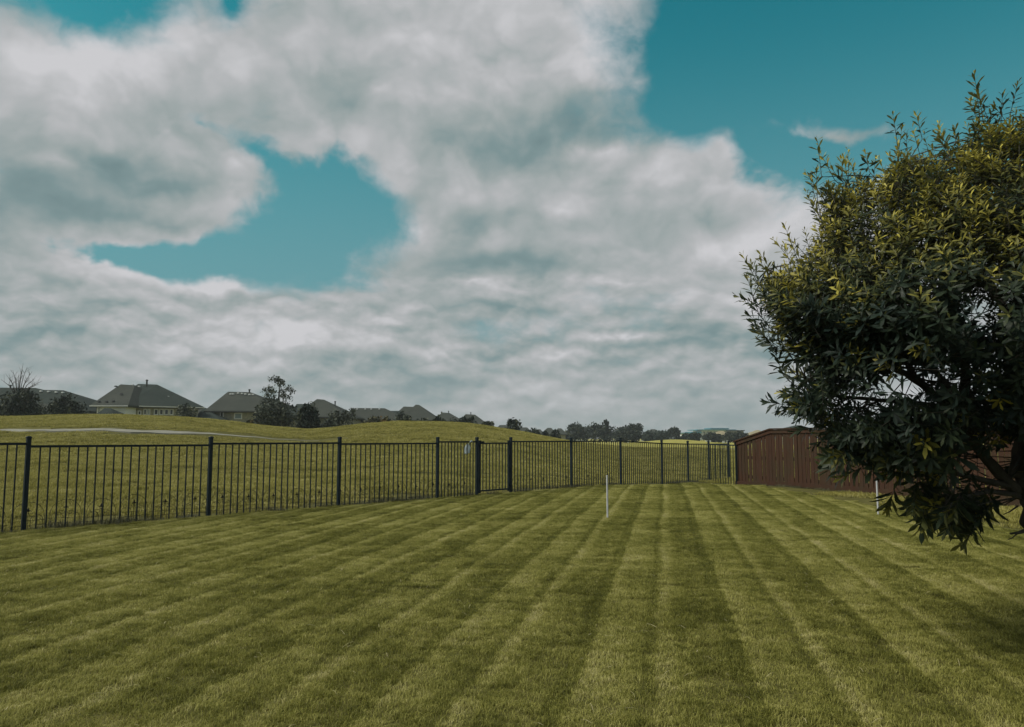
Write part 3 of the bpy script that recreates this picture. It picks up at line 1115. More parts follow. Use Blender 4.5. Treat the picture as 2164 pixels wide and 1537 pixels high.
def border_mesh(mb):
    w, r = 0.46, 0.0032
    # tall arch with its legs
    mb.tube([(0.03, 0, -0.05), (0.03, 0, 0.16)] + arc(w / 2, 0.17, w / 2 - 0.03, 180, 0, 12) + [(w - 0.03, 0, 0.16), (w - 0.03, 0, -0.05)], r, 4)
    # two small arches inside
    for c in (w * 0.27, w * 0.73):
        mb.tube([(c - 0.075, 0, -0.03)] + arc(c, 0.12, 0.075, 180, 0, 8) + [(c + 0.075, 0, -0.03)], r, 4)
    # scrolls
    for sx in (-1, 1):
        mb.tube([(w / 2 + sx * (0.03 + 0.05 * k / 12) * math.cos(k * 0.55) + sx * 0.07, 0, 0.20 + (0.008 + 0.035 * k / 12) * math.sin(k * 0.55)) for k in range(13)], r * 0.8, 4)
    # rails
    mb.tube([(0, 0.004, 0.055), (w, 0.004, 0.055)], r, 4)
    mb.tube([(0, 0.004, 0.12), (w, 0.004, 0.12)], r * 0.8, 4)
    mb.tube([(w / 2, -0.004, -0.03), (w / 2, -0.004, 0.235)], r, 4)


def fleur_mesh(mb):
    y = -0.004
    mb.prism([(0, y, 0.0), (0.014, y, 0.03), (0, y, 0.072), (-0.014, y, 0.03)], (0, 0.006, 0))
    mb.prism([(0.004, y + 0.0005, 0.012), (0.036, y + 0.0005, 0.016), (0.034, y + 0.0005, 0.026), (0.004, y + 0.0005, 0.03)], (0, 0.005, 0))
    mb.prism([(-0.004, y + 0.0005, 0.012), (-0.036, y + 0.0005, 0.016), (-0.034, y + 0.0005, 0.026), (-0.004, y + 0.0005, 0.03)], (0, 0.005, 0))
    mb.prism([(0.0, y, -0.022), (0.010, y, -0.008), (0, y, 0.0), (-0.010, y, -0.008)], (0, 0.006, 0))


def wire_border(s0, s1, label):
    p0 = PA + FD * s0 - FN * 0.10
    root = empty('wire_border', (p0.x, p0.y, 0), FANG)
    tag(root, label, 'garden border')
    s = 0.0
    while s < s1 - s0:
        q = p0 + FD * s
        zz = gz(q.x, q.y) + fr.uniform(-0.015, 0.02)
        tilt = fr.uniform(-0.05, 0.05)
        put('arch_panel', shared('arch_panel', border_mesh, M_wire), root, (s, fr.uniform(-0.01, 0.01), zz), rot=(fr.uniform(-0.06, 0.06), tilt, 0))
        put('finial', shared('finial', fleur_mesh, M_wire), root, (s + 0.23, 0, zz + 0.235), rot=(0, tilt, 0))
        s += 0.46


wire_border(-1.6, fence_at(1000)[1], 'low rusty wire border of arches with small cross finials left of the gate')
wire_border(fence_at(1088)[1], fence_at(1300)[1], 'low rusty wire border of arches behind the fence right of the gate')

# ------------------------------------------------------------------ untrimmed grass at the feet of fence and posts
tf = [blade_patch('tuft', 0.30, 150, 0.06, 0.15, 0.003, 0.006, 0.1, 110 + i, 0.8, 0.5) for i in range(4)]
pts, rots, scls, ids = [], [], [], []
lr = np.random.default_rng(8)
for s_ in np.arange(-4, 19.5, 0.16):
    w_ = 0.25 + 0.75 * max(0, math.sin(s_ * 1.7) * math.sin(s_ * 0.63 + 1))
    if lr.random() > w_ + 0.15:
        continue
    p = PA + FD * s_ + FN * lr.uniform(-0.12, 0.10)
    pts.append((p.x, p.y, gz(p.x, p.y)))
    rots.append((0, 0, lr.uniform(0, 6.28)))
    scls.append((1, 1, lr.uniform(0.35, 0.95) * (0.6 + 0.6 * w_)))
    ids.append(lr.integers(0, 4))
wa, wb = Vector(WF[0]), Vector(WF[1])
for s_ in np.arange(0, 12.0, 0.15):
    if lr.random() < 0.45:
        continue
    d_ = (wb - wa).normalized()
    p = wa + d_ * s_ + Vector((d_.y, -d_.x)) * 0.07 * 1
    pts.append((p.x, p.y, gz(p.x, p.y)))
    rots.append((0, 0, lr.uniform(0, 6.28)))
    scls.append((1, 1, lr.uniform(0.25, 0.6)))
    ids.append(lr.integers(0, 4))


def tuft_mat():
    m, t, b = mat_new('untrimmed_grass')
    a = t.new('ShaderNodeAttribute', attribute_name='rnd').outputs['Fac']
    t.put(b.inputs['Base Color'], t.mix(a, (0.030, 0.036, 0.016), (0.13, 0.125, 0.055)))
    b.inputs['Roughness'].default_value = 0.7
    return m


scatter('grass_tufts', pts, rots, scls, ids, tf, tuft_mat(), 'longer untrimmed grass along the foot of the fences', 'grass')

# ------------------------------------------------------------------ wooden fence
wd = (wb - wa).normalized()
wang = math.atan2(wd.y, wd.x)
wn_ = Vector((wd.y, -wd.x))                       # outer face? the yard side is towards -x
if wn_.x > 0:
    wn_ = -wn_
wf = empty('wooden_fence', (wa.x, wa.y, 0), wang)
tag(wf, 'red-brown stained board fence with a capped top sloping down to the metal fence', 'fence')
WL = 13.0
TOPZ = 1.47
SL = 1.55                                         # run of the sloping end
sgn = 1 if Vector((-wd.y, wd.x)).dot(wn_) > 0 else -1      # local +y or -y is the yard side


def wtop(s):
    z0 = CH - (937 - HOR) / F * 21.6 - 0.0 + 0.05
    return z0 + (TOPZ - z0) * min(1, max(0, s / SL))


s_ = 0.0
wr = random.Random(12)
i = 0
while s_ < WL:
    w_ = 0.122 + wr.uniform(-0.003, 0.003)
    gap = wr.choice([0.004, 0.012, 0.018, 0.022, 0.027, 0.032, 0.038])
    q = wa + wd * (s_ + w_ / 2)
    zb = gz(q.x, q.y) - 0.02
    mb = MB()
    y0 = sgn * 0.019
    t0, t1 = wtop(s_) - 0.03, wtop(s_ + w_) - 0.03
    mb.prism([(s_, y0, zb), (s_ + w_, y0, zb), (s_ + w_, y0, t1), (s_, y0, t0)], (0, sgn * (0.011 + wr.uniform(0, 0.003)), 0))
    mb.build('board', M_wood, wf)
    s_ += w_ + gap
    i += 1
zm = 0.0
for hz in (0.28, 0.80, None):
    mb = MB()
    for k in range(13):
        a_, b_ = k * 1.0, (k + 1) * 1.0
        za_, zb_ = (gz(*(wa + wd * a_)) + hz, gz(*(wa + wd * b_)) + hz) if hz else (wtop(a_) - 0.16, wtop(b_) - 0.16)
        if hz == 0.80 or hz == 0.28:
            za_, zb_ = hz - 0.1, hz - 0.1
        if hz is None and k in (0, 1):
            # follow the kink
            segs = [(0, 1), (1, SL), (SL, 2)]
            if k == 0:
                for (c0, c1) in segs:
                    mb.prism([(c0, -sgn * 0.02, wtop(c0) - 0.20), (c1, -sgn * 0.02, wtop(c1) - 0.20), (c1, -sgn * 0.02, wtop(c1) - 0.11), (c0, -sgn * 0.02, wtop(c0) - 0.11)], (0, sgn * 0.036, 0))
            continue
        mb.prism([(a_, -sgn * 0.02, za_ - 0.045), (b_, -sgn * 0.02, zb_ - 0.045), (b_, -sgn * 0.02, zb_ + 0.045), (a_, -sgn * 0.02, za_ + 0.045)], (0, sgn * 0.036, 0))
    mb.build('backing_rail', M_wood, wf)
# kick board
k = 0.0
while k < WL:
    mb = MB()
    e_ = min(WL, k + 2.43)
    za_, zb_ = gz(*(wa + wd * k)), gz(*(wa + wd * e_))
    mb.prism([(k, sgn * 0.040, za_ - 0.05), (e_, sgn * 0.040, zb_ - 0.05), (e_, sgn * 0.040, zb_ + 0.13), (k, sgn * 0.040, za_ + 0.13)], (0, sgn * 0.02, 0))
    mb.build('kick_board', M_wood, wf)
    k += 2.434
# trim board and cap, sloping part then level lengths
cuts = [0, SL] + [SL + 2.43 * j for j in range(1, 5)] + [WL]
for j in range(len(cuts) - 1):
    c0, c1 = cuts[j] + 0.001, cuts[j + 1] - 0.001
    mb = MB()
    mb.prism([(c0, sgn * 0.040, wtop(c0) - 0.115), (c1, sgn * 0.040, wtop(c1) - 0.115), (c1, sgn * 0.040, wtop(c1) - 0.024), (c0, sgn * 0.040, wtop(c0) - 0.024)], (0, sgn * 0.019, 0))
    mb.build('trim_board', M_wood, wf)
    mb = MB()
    mb.prism([(c0, -sgn * 0.045, wtop(c0) - 0.02), (c1, -sgn * 0.045, wtop(c1) - 0.02), (c1, sgn * 0.085, wtop(c1) - 0.02), (c0, sgn * 0.085, wtop(c0) - 0.02)], (0, 0, 0.036))
    mb.build('cap_board', M_wood, wf)
for j in range(6):
    mb = MB()
    s0 = 0.05 + j * 2.43
    q = wa + wd * s0
    mb.box((s0, -sgn * 0.075, (wtop(s0) - 0.1 + gz(q.x, q.y)) / 2), (0.09, 0.09, wtop(s0) - 0.1 - gz(q.x, q.y) + 0.2))
    mb.build('post', M_wood, wf)

# ------------------------------------------------------------------ white stakes, bag, twig


def stake(px, py, h, label):
    p = on_plane(px, py, 0.0)
    z = gz(p.x, p.y)
    o = empty('stake', (p.x, p.y, z))
    mb = MB()
    mb.tube([(0, 0, -0.08), (0, 0, h - 0.012)], 0.0135, 14)
    mb.build('shaft', M_white, o, smooth=False)
    mb = MB()
    mb.tube([(0, 0, h - 0.012), (0, 0, h)], [0.0165, 0.0145], 14)
    mb.build('cap', M_white, o)
    return tag(o, label, 'stake', 'white stakes in the lawn')


stake(1284, 1096, 0.655, 'slim white plastic stake standing clear in the lawn near the middle')
stake(1856, 1090, 0.57, 'slim white plastic stake half hidden under the hanging leaves of the big tree')

# bag hanging from the rail of the panel left of the gate
pb = fence_at(990)[0]
ub = FD
bg_root = empty('plastic_bag', (pb.x + FN.x * -0.03, pb.y + FN.y * -0.03, 0), 0.12)
tag(bg_root, 'pale translucent plastic bag tied to the top rail beside the gate', 'bag')
mb = MB()
bz = zs[4]
gr_ = random.Random(2)
NU, NV = 7, 8
vs = []
for side in (0, 1):
    for j in range(NV + 1):
        for i in range(NU + 1):
            a_, b_ = i / NU, j / NV
            wid = 0.135 * (0.45 + 0.55 * min(1, b_ * 2.6)) * (1 - 0.12 * b_)
            x_ = (a_ - 0.5) * wid + 0.022 * b_ * -1 + 0.012
            z_ = bz + 1.10 - 0.205 * b_ + 0.012 * math.sin(a_ * 5 + b_ * 3)
            bulge = math.sin(a_ * math.pi) * (0.010 + 0.026 * b_)
            y_ = (bulge if side else -bulge * 0.6) + 0.004 * math.sin(9 * a_ + 7 * b_ + side * 2)
            vs.append((x_, y_ , z_))
fs = []
n1_ = (NU + 1) * (NV + 1)
for side in (0, 1):
    for j in range(NV):
        for i in range(NU):
            q = side * n1_ + j * (NU + 1) + i
            fs.append((q, q + 1, q + NU + 2, q + NU + 1) if side == 0 else (q + NU + 1, q + NU + 2, q + 1, q))
for j in range(NV):
    for i in (0, NU):
        q = j * (NU + 1) + i
        fs.append((q, q + NU + 1, q + NU + 1 + n1_, q + n1_))
for i in range(NU):
    q = NV * (NU + 1) + i
    fs.append((q, q + 1, q + 1 + n1_, q + n1_))
mb.add(vs, fs)
mb.build('body', M_bag, bg_root, smooth=True)
mb = MB()
mb.tube([(0.02, 0, bz + 1.09), (0.05, -0.02, bz + 1.14), (0.085, -0.005, bz + 1.172), (0.10, 0.03, bz + 1.165), (0.12, 0.034, bz + 1.12)], [0.006, 0.010, 0.012, 0.010, 0.003], 6)
mb.build('tie', M_bag, bg_root, smooth=True)

pt = on_plane(1376, 1337)
mb = MB()
mb.tube([(pt.x - 0.02, pt.y + 0.04, 0.045), (pt.x, pt.y, 0.050), (pt.x + 0.03, pt.y - 0.03, 0.040)], [0.0012, 0.0022, 0.0015], 5)
mb.tube([(pt.x, pt.y, 0.050), (pt.x - 0.025, pt.y - 0.01, 0.055)], [0.0018, 0.001], 5)
tag(mb.build('twig', M_straw), 'tiny bleached twig lying on the mown lawn in front of the upright stake', 'twig')

# ------------------------------------------------------------------ the big tree on the right
TY = 4.65                                   # how far its trunk stands from the camera


def leaf_mat(name):
    m, t, b = mat_new(name)
    tv = t.new('ShaderNodeAttribute', attribute_name='tint').outputs['Fac']
    rv = t.new('ShaderNodeAttribute', attribute_name='rnd').outputs['Fac']
    rp = t.new('ShaderNodeValToRGB')
    t.put(rp.inputs[0], tv)
    c = rp.color_ramp
    c.elements[0].position = 0.0
    c.elements[0].color = (0.020, 0.036, 0.031, 1)
    c.elements[1].position = 1.0
    c.elements[1].color = (0.50, 0.45, 0.085, 1)
    for p_, c_ in ((0.35, (0.042, 0.060, 0.030, 1)), (0.55, (0.15, 0.15, 0.036, 1)), (0.8, (0.30, 0.27, 0.045, 1))):
        e = c.elements.new(p_)
        e.color = c_
    col = t.mix(t.mr(rv, 0.0, 1.0, 0.0, 0.5), rp.outputs[0], t.mix(0.5, rp.outputs[0], (0.020, 0.030, 0.020)))
    t.put(b.inputs['Base Color'], col)
    b.inputs['Roughness'].default_value = 0.45
    b.inputs['Specular IOR Level'].default_value = 0.18
    tr = t.new('ShaderNodeBsdfTranslucent')
    t.put(tr.inputs[0], col)
    mx = t.new('ShaderNodeMixShader')
    mx.inputs[0].default_value = 0.28
    t.l.new(b.outputs[0], mx.inputs[1])
    t.l.new(tr.outputs[0], mx.inputs[2])
    t.l.new(mx.outputs[0], t.n['Material Output'].inputs[0])
    return m


M_leaf = leaf_mat('evergreen_leaf')

# leaf template: length along +x, slightly folded along the midrib and arched; widest beyond the middle
LV = np.array([[0, 0, 0], [0.32, 0.076, 0.018], [0.32, -0.076, 0.018], [0.36, 0, -0.006], [0.70, 0.128, 0.006], [0.70, -0.128, 0.006],
               [0.72, 0, -0.016], [1.0, 0, -0.055]], float)
LF = np.array([[0, 3, 1], [0, 2, 3], [3, 6, 4], [3, 4, 1], [2, 5, 6], [2, 6, 3], [6, 7, 4], [5, 7, 6]])

outline = [(1590, 600), (1610, 575), (1650, 560), (1690, 530), (1705, 500), (1725, 450), (1730, 400), (1745, 370), (1775, 375), (1810, 362),
           (1865, 350), (1890, 310), (1940, 310), (1990, 310), (2030, 290), (2060, 240), (2085, 235), (2110, 255), (2150, 225), (2300, 110), (2700, 160),
           (3000, 420), (3060, 700), (2900, 980), (2500, 1040), (2250, 1020), (2120, 1010), (2095, 1090), (2070, 1120), (2040, 1150), (1990, 1135), (1945, 1105),
           (1910, 1075), (1895, 1040), (1850, 1030), (1830, 1000), (1790, 975), (1745, 955), (1735, 920), (1700, 890), (1650, 872), (1648, 830),
           (1695, 810), (1690, 775), (1665, 745), (1640, 710), (1610, 670), (1595, 630)]
OUT = np.array(outline, float)
OC = np.array([2280.0, 600.0])


def in_poly(x, y, poly):
    n = len(poly)
    c = np.zeros(x.shape, bool)
    j = n - 1
    for i in range(n):
        xi, yi = poly[i]
        xj, yj = poly[j]
        cnd = ((yi > y) != (yj > y)) & (x < (xj - xi) * (y - yi) / (yj - yi + 1e-9) + xi)
        c ^= cnd
        j = i
    return c


def edge_dist(x, y, poly):
    d = np.full(x.shape, 1e9)
    n = len(poly)
    for i in range(n):
        a, b = poly[i], poly[(i + 1) % n]
        ab = b - a
        t = np.clip(((x - a[0]) * ab[0] + (y - a[1]) * ab[1]) / (ab @ ab), 0, 1)
        d = np.minimum(d, np.hypot(x - a[0] - ab[0] * t, y - a[1] - ab[1] * t))
    return d


tr_ = np.random.default_rng(21)
# --- limbs, given by what the photograph shows of them and their depth
tree = empty('broadleaf_tree', (at(2235, 1250, TY).x, TY, 0))
tag(tree, 'big dark evergreen tree with yellow-green new leaves, cut off by the right edge', 'tree')
TO = Vector(tree.location)
limbs = []      # world polylines with radii


def limb(pts, r0, r1, name='branch', parent=None):
    P_ = [at(a, b, c) for a, b, c in pts]
    # smooth with a little gnarl
    Q = []
    for i in range(len(P_) - 1):
        for k in range(5):
            t = k / 5
            p0 = P_[max(i - 1, 0)]
            p1, p2 = P_[i], P_[i + 1]
            p3 = P_[min(i + 2, len(P_) - 1)]
            q = 0.5 * ((2 * p1) + (-p0 + p2) * t + (2 * p0 - 5 * p1 + 4 * p2 - p3) * t * t + (-p0 + 3 * p1 - 3 * p2 + p3) * t ** 3)
            Q.append(q + Vector(tr_.uniform(-1, 1, 3)) * r1 * 0.5)
    Q.append(P_[-1])
    n = len(Q)
    rr = [r0 + (r1 - r0) * i / (n - 1) for i in range(n)]
    mb = MB()
    mb.tube([q - TO for q in Q], [r * (1 + 0.10 * math.sin(i * 2.3)) for i, r in enumerate(rr)], 9)
    mb.build(name, M_bark, tree, smooth=True)
    limbs.append((Q, rr))
    return Q


gb_ = at(2235, 1250, TY)
limb([(2290, 1560, TY + 0.05), (2272, 1330, TY), (2225, 1200, TY), (2180, 1100, TY), (2165, 1000, TY)], 0.080, 0.046, 'trunk')
limb([(2150, 1040, TY), (2080, 965, TY - 0.05), (2010, 870, TY - 0.1), (1930, 800, TY - 0.15), (1850, 760, TY - 0.2), (1760, 700, TY - 0.2)], 0.036, 0.010)
limb([(2150, 1010, TY), (2165, 900, TY + 0.05), (2160, 740, TY + 0.1), (2140, 560, TY + 0.1), (2110, 380, TY + 0.1)], 0.055, 0.014)
limb([(2030, 890, TY - 0.1), (2040, 780, TY - 0.05), (2010, 640, TY), (1960, 500, TY), (1900, 380, TY)], 0.034, 0.010)
limb([(1930, 800, TY - 0.15), (1900, 720, TY), (1840, 600, TY + 0.1), (1780, 480, TY + 0.1)], 0.024, 0.007)
limb([(2165, 900, TY), (2300, 760, TY + 0.2), (2420, 560, TY + 0.3), (2480, 360, TY + 0.3)], 0.045, 0.012)
limb([(2150, 1000, TY), (2230, 880, TY - 0.3), (2290, 700, TY - 0.6), (2260, 480, TY - 0.8)], 0.040, 0.010)
limb([(2150, 1000, TY), (2250, 940, TY + 0.1), (2450, 820, TY + 0.2), (2650, 640, TY + 0.2)], 0.042, 0.010)
limb([(2145, 1030, TY), (2060, 1010, TY - 0.12), (1970, 985, TY - 0.2), (1880, 960, TY - 0.25)], 0.020, 0.006)
limb([(2155, 1050, TY), (2100, 1040, TY - 0.2), (2040, 1050, TY - 0.35), (1990, 1075, TY - 0.40)], 0.017, 0.006)
limb([(2000, 860, TY - 0.1), (1900, 850, TY), (1800, 840, TY + 0.05), (1710, 830, TY + 0.05)], 0.018, 0.006)
limb([(1850, 760, TY - 0.2), (1760, 640, TY - 0.1), (1680, 600, TY), (1620, 570, TY)], 0.016, 0.005)
limb([(2160, 700, TY + 0.1), (2060, 560, TY + 0.5), (1980, 420, TY + 0.7), (1930, 330, TY + 0.7)], 0.026, 0.007)
limb([(2060, 900, TY), (1990, 800, TY + 0.5), (1880, 700, TY + 0.8), (1790, 600, TY + 0.9)], 0.024, 0.006)
# broken stubs low on the trunk
for (a, b, l_) in (((2150, 1070), (2120, 1088), 0.004), ((2172, 1120), (2135, 1128), 0.010), ((2150, 1128), (2128, 1142), 0.003), ((2155, 1050), (2140, 1040), 0.006)):
    mb = MB()
    mb.tube([at(*a, TY) - TO, at((a[0] + b[0]) / 2, (a[1] + b[1]) / 2 + 2, TY - 0.03) - TO, at(*b, TY - 0.06) - TO], [l_ * 1.6, l_, l_ * 0.6], 6)
    mb.build('stub', M_bark, tree, smooth=True)

LP = np.array([list(q) for Q, rr in limbs[1:] for q in Q])

# --- shoots
NS = 7400
cx = tr_.uniform(1560, 2900, 40000)
cy = tr_.uniform(110, 1170, 40000)
ok = in_poly(cx, cy, OUT)
cx, cy = cx[ok], cy[ok]
ed = edge_dist(cx, cy, OUT)
# rounded depth of the crown; leaves sit mostly in its outer shell
half = 1.45 * np.sqrt(np.clip(1 - (1 - np.clip(ed / 560, 0, 1)) ** 2, 0, 1)) + 0.05
u = tr_.uniform(-1, 1, len(cx))
shell = np.sign(u) * np.abs(u) ** 0.55
Yd = TY + 0.1 + shell * half * np.where(shell < 0, 0.85, 1.0)
# thin the crown low in the middle, where the sky shows between the limbs
win = np.exp(-(((cx - 1960) / 170) ** 2 + ((cy - 800) / 85) ** 2)) + 0.9 * np.exp(-(((cx - 2075) / 80) ** 2 + ((cy - 640) / 70) ** 2)) + 0.7 * np.exp(-(((cx - 1800) / 90) ** 2 + ((cy - 850) / 40) ** 2))
low = np.exp(-(((cx - 2050) / 100) ** 2 + ((cy - 1000) / 40) ** 2)) * 0.9 + 1.2 * np.exp(-(((cx - 2120) / 60) ** 2 + ((cy - 990) / 90) ** 2))
keep = tr_.uniform(0, 1, len(cx)) > np.clip(1.05 * win + 1.0 * low, 0, 0.97)
keep &= ~((cy > 955) & (cx < 2200) & (tr_.uniform(0, 1, len(cx)) < 0.42))
keep &= ed > 14
keep &= ~((cx > 2000) & (cx < 2150) & (cy > 930) & (cy < 1065) & (tr_.uniform(0, 1, len(cx)) < 0.6))
keep &= ~((cx < 1925) & (cy > 985))
keep &= ~((cx > 2180) & (tr_.uniform(0, 1, len(cx)) < 0.55))
cx, cy, Yd, ed, shell = cx[keep][:NS], cy[keep][:NS], Yd[keep][:NS], ed[keep][:NS], shell[keep][:NS]
S = np.array([list(at(a, b, c)) for a, b, c in zip(cx, cy, Yd)])
# extra upright leaders that break the outline on top and outward twigs on the left
lead = [(1728, 300, .0), (1737, 330, .1), (1792, 322, .1), (1800, 350, -.1), (1888, 248, 0), (1938, 248, .1), (1905, 280, -.1), (1985, 270, .2), (2060, 165, 0), (2068, 200, .1),
        (2050, 215, -.1), (2118, 205, 0), (2150, 180, .1), (1660, 482, 0), (1572, 545, 0), (1580, 590, .1), (1640, 512, -.1), (1608, 555, 0), (1712, 375, .1), (1578, 640, 0),
        (1600, 690, .1), (1640, 750, 0), (1655, 830, 0), (1652, 868, .1), (1690, 885, 0), (1740, 930, -.1), (1745, 965, -.3), (1950, 1112, -.4), (2000, 1120, -.45), (2035, 1148, -.4), (2070, 1100, -.4), (2090, 1070, -.35),
        (1850, 984, -.35), (1882, 985, -.4), (1990, 1090, -.5), (1930, 1075, -.4), (2020, 1075, -.5), (2045, 1100, -.3), (1965, 1100, -.3), (1940, 1045, -.3), (1880, 1000, -.3), (1880, 985, -.4), (1775, 962, -.3), (2010, 1105, -.35)]
acc_ = 0.0
opts = outline[-16:] + outline[:27]
for i_ in range(len(opts) - 1):
    A_1, B_1 = np.array(opts[i_], float), np.array(opts[i_ + 1], float)
    L_1 = float(np.hypot(*(B_1 - A_1)))
    nn = np.array([B_1[1] - A_1[1], -(B_1[0] - A_1[0])]) / max(L_1, 1e-6)
    if nn @ (A_1 - OC) < 0:
        nn = -nn
    while acc_ < L_1:
        q_1 = A_1 + (B_1 - A_1) * acc_ / L_1
        if q_1[0] < 2150 and not (q_1[0] < 1900 and q_1[1] > 990):
            e_1 = q_1 + nn * tr_.uniform(-18, 34)
            lead.append((e_1[0], e_1[1], float(tr_.uniform(-0.25, 0.35))))
        acc_ += float(tr_.uniform(11, 24))
    acc_ -= L_1
LS = np.array([list(at(a, b, TY + c)) for a, b, c in lead])
S = np.vstack([S, LS])
isl = np.zeros(len(S), bool)
isl[-len(lead):] = True
Spx = np.concatenate([cx, [l_[0] for l_ in lead]])
Spy = np.concatenate([cy, [l_[1] for l_ in lead]])
ed = np.concatenate([ed, np.zeros(len(lead))])
shell = np.concatenate([shell, np.full(len(lead), -0.6)])
ctr_w = np.array(list(at(2230, 720, TY)))
twig = MB()
leaves_p, leaves_q, leaves_l, leaves_t, leaves_r, leaves_vis = [], [], [], [], [], []
for k in range(len(S)):
    p = Vector(S[k])
    d2 = ((LP - S[k]) ** 2).sum(1) + np.where(LP[:, 2] > S[k][2] + 0.1, 0.2, 0)
    base = Vector(LP[int(d2.argmin())])
    outw = (p - Vector(ctr_w))
    hfrac = min(1, max(0, (p.z - 0.9) / 2.2))
    outw.normalize()
    sdir_ = (outw * (0.9 - 0.5 * hfrac) + Vector((0, 0, 0.05 + 0.95 * hfrac)) + Vector(tr_.normal(0, 0.28, 3)))
    if p.z < 1.0:
        sdir_ += Vector((-0.3, -0.2, -0.25))
    sdir_.normalize()
    sl = float(tr_.uniform(0.10, 0.19)) * (1.45 if isl[k] and p.z > 1.2 else 1.0)
    b0 = p - sdir_ * sl * 0.9
    # twig back to the limb
    if k % 3 == 0 or isl[k]:
        mid = base.lerp(b0, 0.55) + Vector(tr_.normal(0, 0.03, 3)) - Vector((0, 0, 0.03))
        twig.tube([base - TO, mid - TO, b0 - TO], [0.0055, 0.0035, 0.0024], 3)
    twig.tube([b0 - TO, b0 + sdir_ * sl * 0.5 - TO, p - TO], [0.0024, 0.0019, 0.001], 3)
    # leaves: spiral up the shoot, small and yellow at its tip
    lowz = p.z < 1.15
    nl = int(tr_.integers(10, 16)) + (4 if isl[k] else 0)
    patch = 0.5 + 0.5 * math.sin(Spx[k] * 0.021 + 1.0) * math.sin(Spy[k] * 0.027 + Spx[k] * 0.009)
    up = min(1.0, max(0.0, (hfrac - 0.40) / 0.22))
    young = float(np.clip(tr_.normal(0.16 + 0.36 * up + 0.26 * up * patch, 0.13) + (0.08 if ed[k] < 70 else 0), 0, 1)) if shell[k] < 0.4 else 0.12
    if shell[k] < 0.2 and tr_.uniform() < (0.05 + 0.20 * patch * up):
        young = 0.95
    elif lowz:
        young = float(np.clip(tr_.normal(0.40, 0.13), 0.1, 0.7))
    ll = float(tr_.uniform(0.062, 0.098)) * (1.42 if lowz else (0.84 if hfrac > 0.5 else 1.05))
    a0 = tr_.uniform(0, 6.28)
    u_ = sdir_.orthogonal().normalized()
    w_ = sdir_.cross(u_)
    for i in range(nl):
        t = i / (nl - 1)
        an = a0 + i * 2.399
        rad = u_ * math.cos(an) + w_ * math.sin(an)
        pitch = 1.20 - (0.25 if not isl[k] else 0.70) * t + float(tr_.normal(0, 0.13))
        dl = (rad * math.sin(pitch) + sdir_ * math.cos(pitch))
        dl += Vector((0, 0, -0.25 * (1 - t)))
        dl.normalize()
        nrm = (sdir_ - dl * sdir_.dot(dl))
        nrm = nrm.normalized() if nrm.length > 1e-4 else u_
        sidev = nrm.cross(dl)
        ps = b0 + sdir_ * sl * (0.15 + 0.85 * t)
        leaves_p.append(tuple(ps))
        leaves_q.append((tuple(dl), tuple(sidev), tuple(nrm)))
        leaves_l.append(ll * (1.0 - 0.50 * t ** 3) * float(tr_.uniform(0.8, 1.15)))
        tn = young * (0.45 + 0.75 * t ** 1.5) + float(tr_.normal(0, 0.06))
        leaves_t.append(min(1, max(0, tn)))
        leaves_r.append(float(tr_.uniform(0, 1)))
        # how large and how exposed it shows in the photograph
        lookable = (1570 < Spx[k] < 2130) and shell[k] < -0.5 or isl[k]
        leaves_vis.append((leaves_l[-1] / ps.y) * (1 if lookable else 0) * (1.6 if isl[k] and lowz else 1.0))
leaves_p = np.array(leaves_p)
leaves_q = np.array(leaves_q)
leaves_l = np.array(leaves_l)
leaves_t = np.array(leaves_t)
leaves_r = np.array(leaves_r)
order = np.argsort(-np.array(leaves_vis))
single = order[:290]
rest = order[290:]
print('leaves', len(leaves_p))
# (dl, side, nrm) are the columns of each leaf's frame
WV = np.einsum('vk,nkc->nvc', LV, leaves_q[rest]) * leaves_l[rest][:, None, None] + leaves_p[rest][:, None, :] - np.array(list(TO))
nv = len(LV)
FV = (LF[None] + (np.arange(len(rest)) * nv)[:, None, None]).reshape(-1, 3)
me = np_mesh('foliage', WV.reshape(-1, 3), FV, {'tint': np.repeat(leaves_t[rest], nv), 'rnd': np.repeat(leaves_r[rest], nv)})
tag(link('foliage', me, tree, M_leaf), kind='stuff')
tb = [i / 7 for i in range(8)]
lmesh = []
for i, tv in enumerate(tb):
    me = np_mesh('leaf', LV, LF, {'tint': np.full(nv, tv), 'rnd': np.full(nv, 0.4)})
    me.materials.append(M_leaf)
    lmesh.append(me)
for j in single:
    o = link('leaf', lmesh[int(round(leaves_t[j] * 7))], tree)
    q = leaves_q[j]
    mt = Matrix(((q[0][0], q[1][0], q[2][0], 0), (q[0][1], q[1][1], q[2][1], 0), (q[0][2], q[1][2], q[2][2], 0), (0, 0, 0, 1)))
    o.matrix_local = Matrix.Translation(Vector(leaves_p[j]) - TO) @ mt @ Matrix.Scale(leaves_l[j], 4)
tag(twig.build('twigs', M_bark, tree, recalc=False), kind='stuff')

# ------------------------------------------------------------------ houses beyond the field


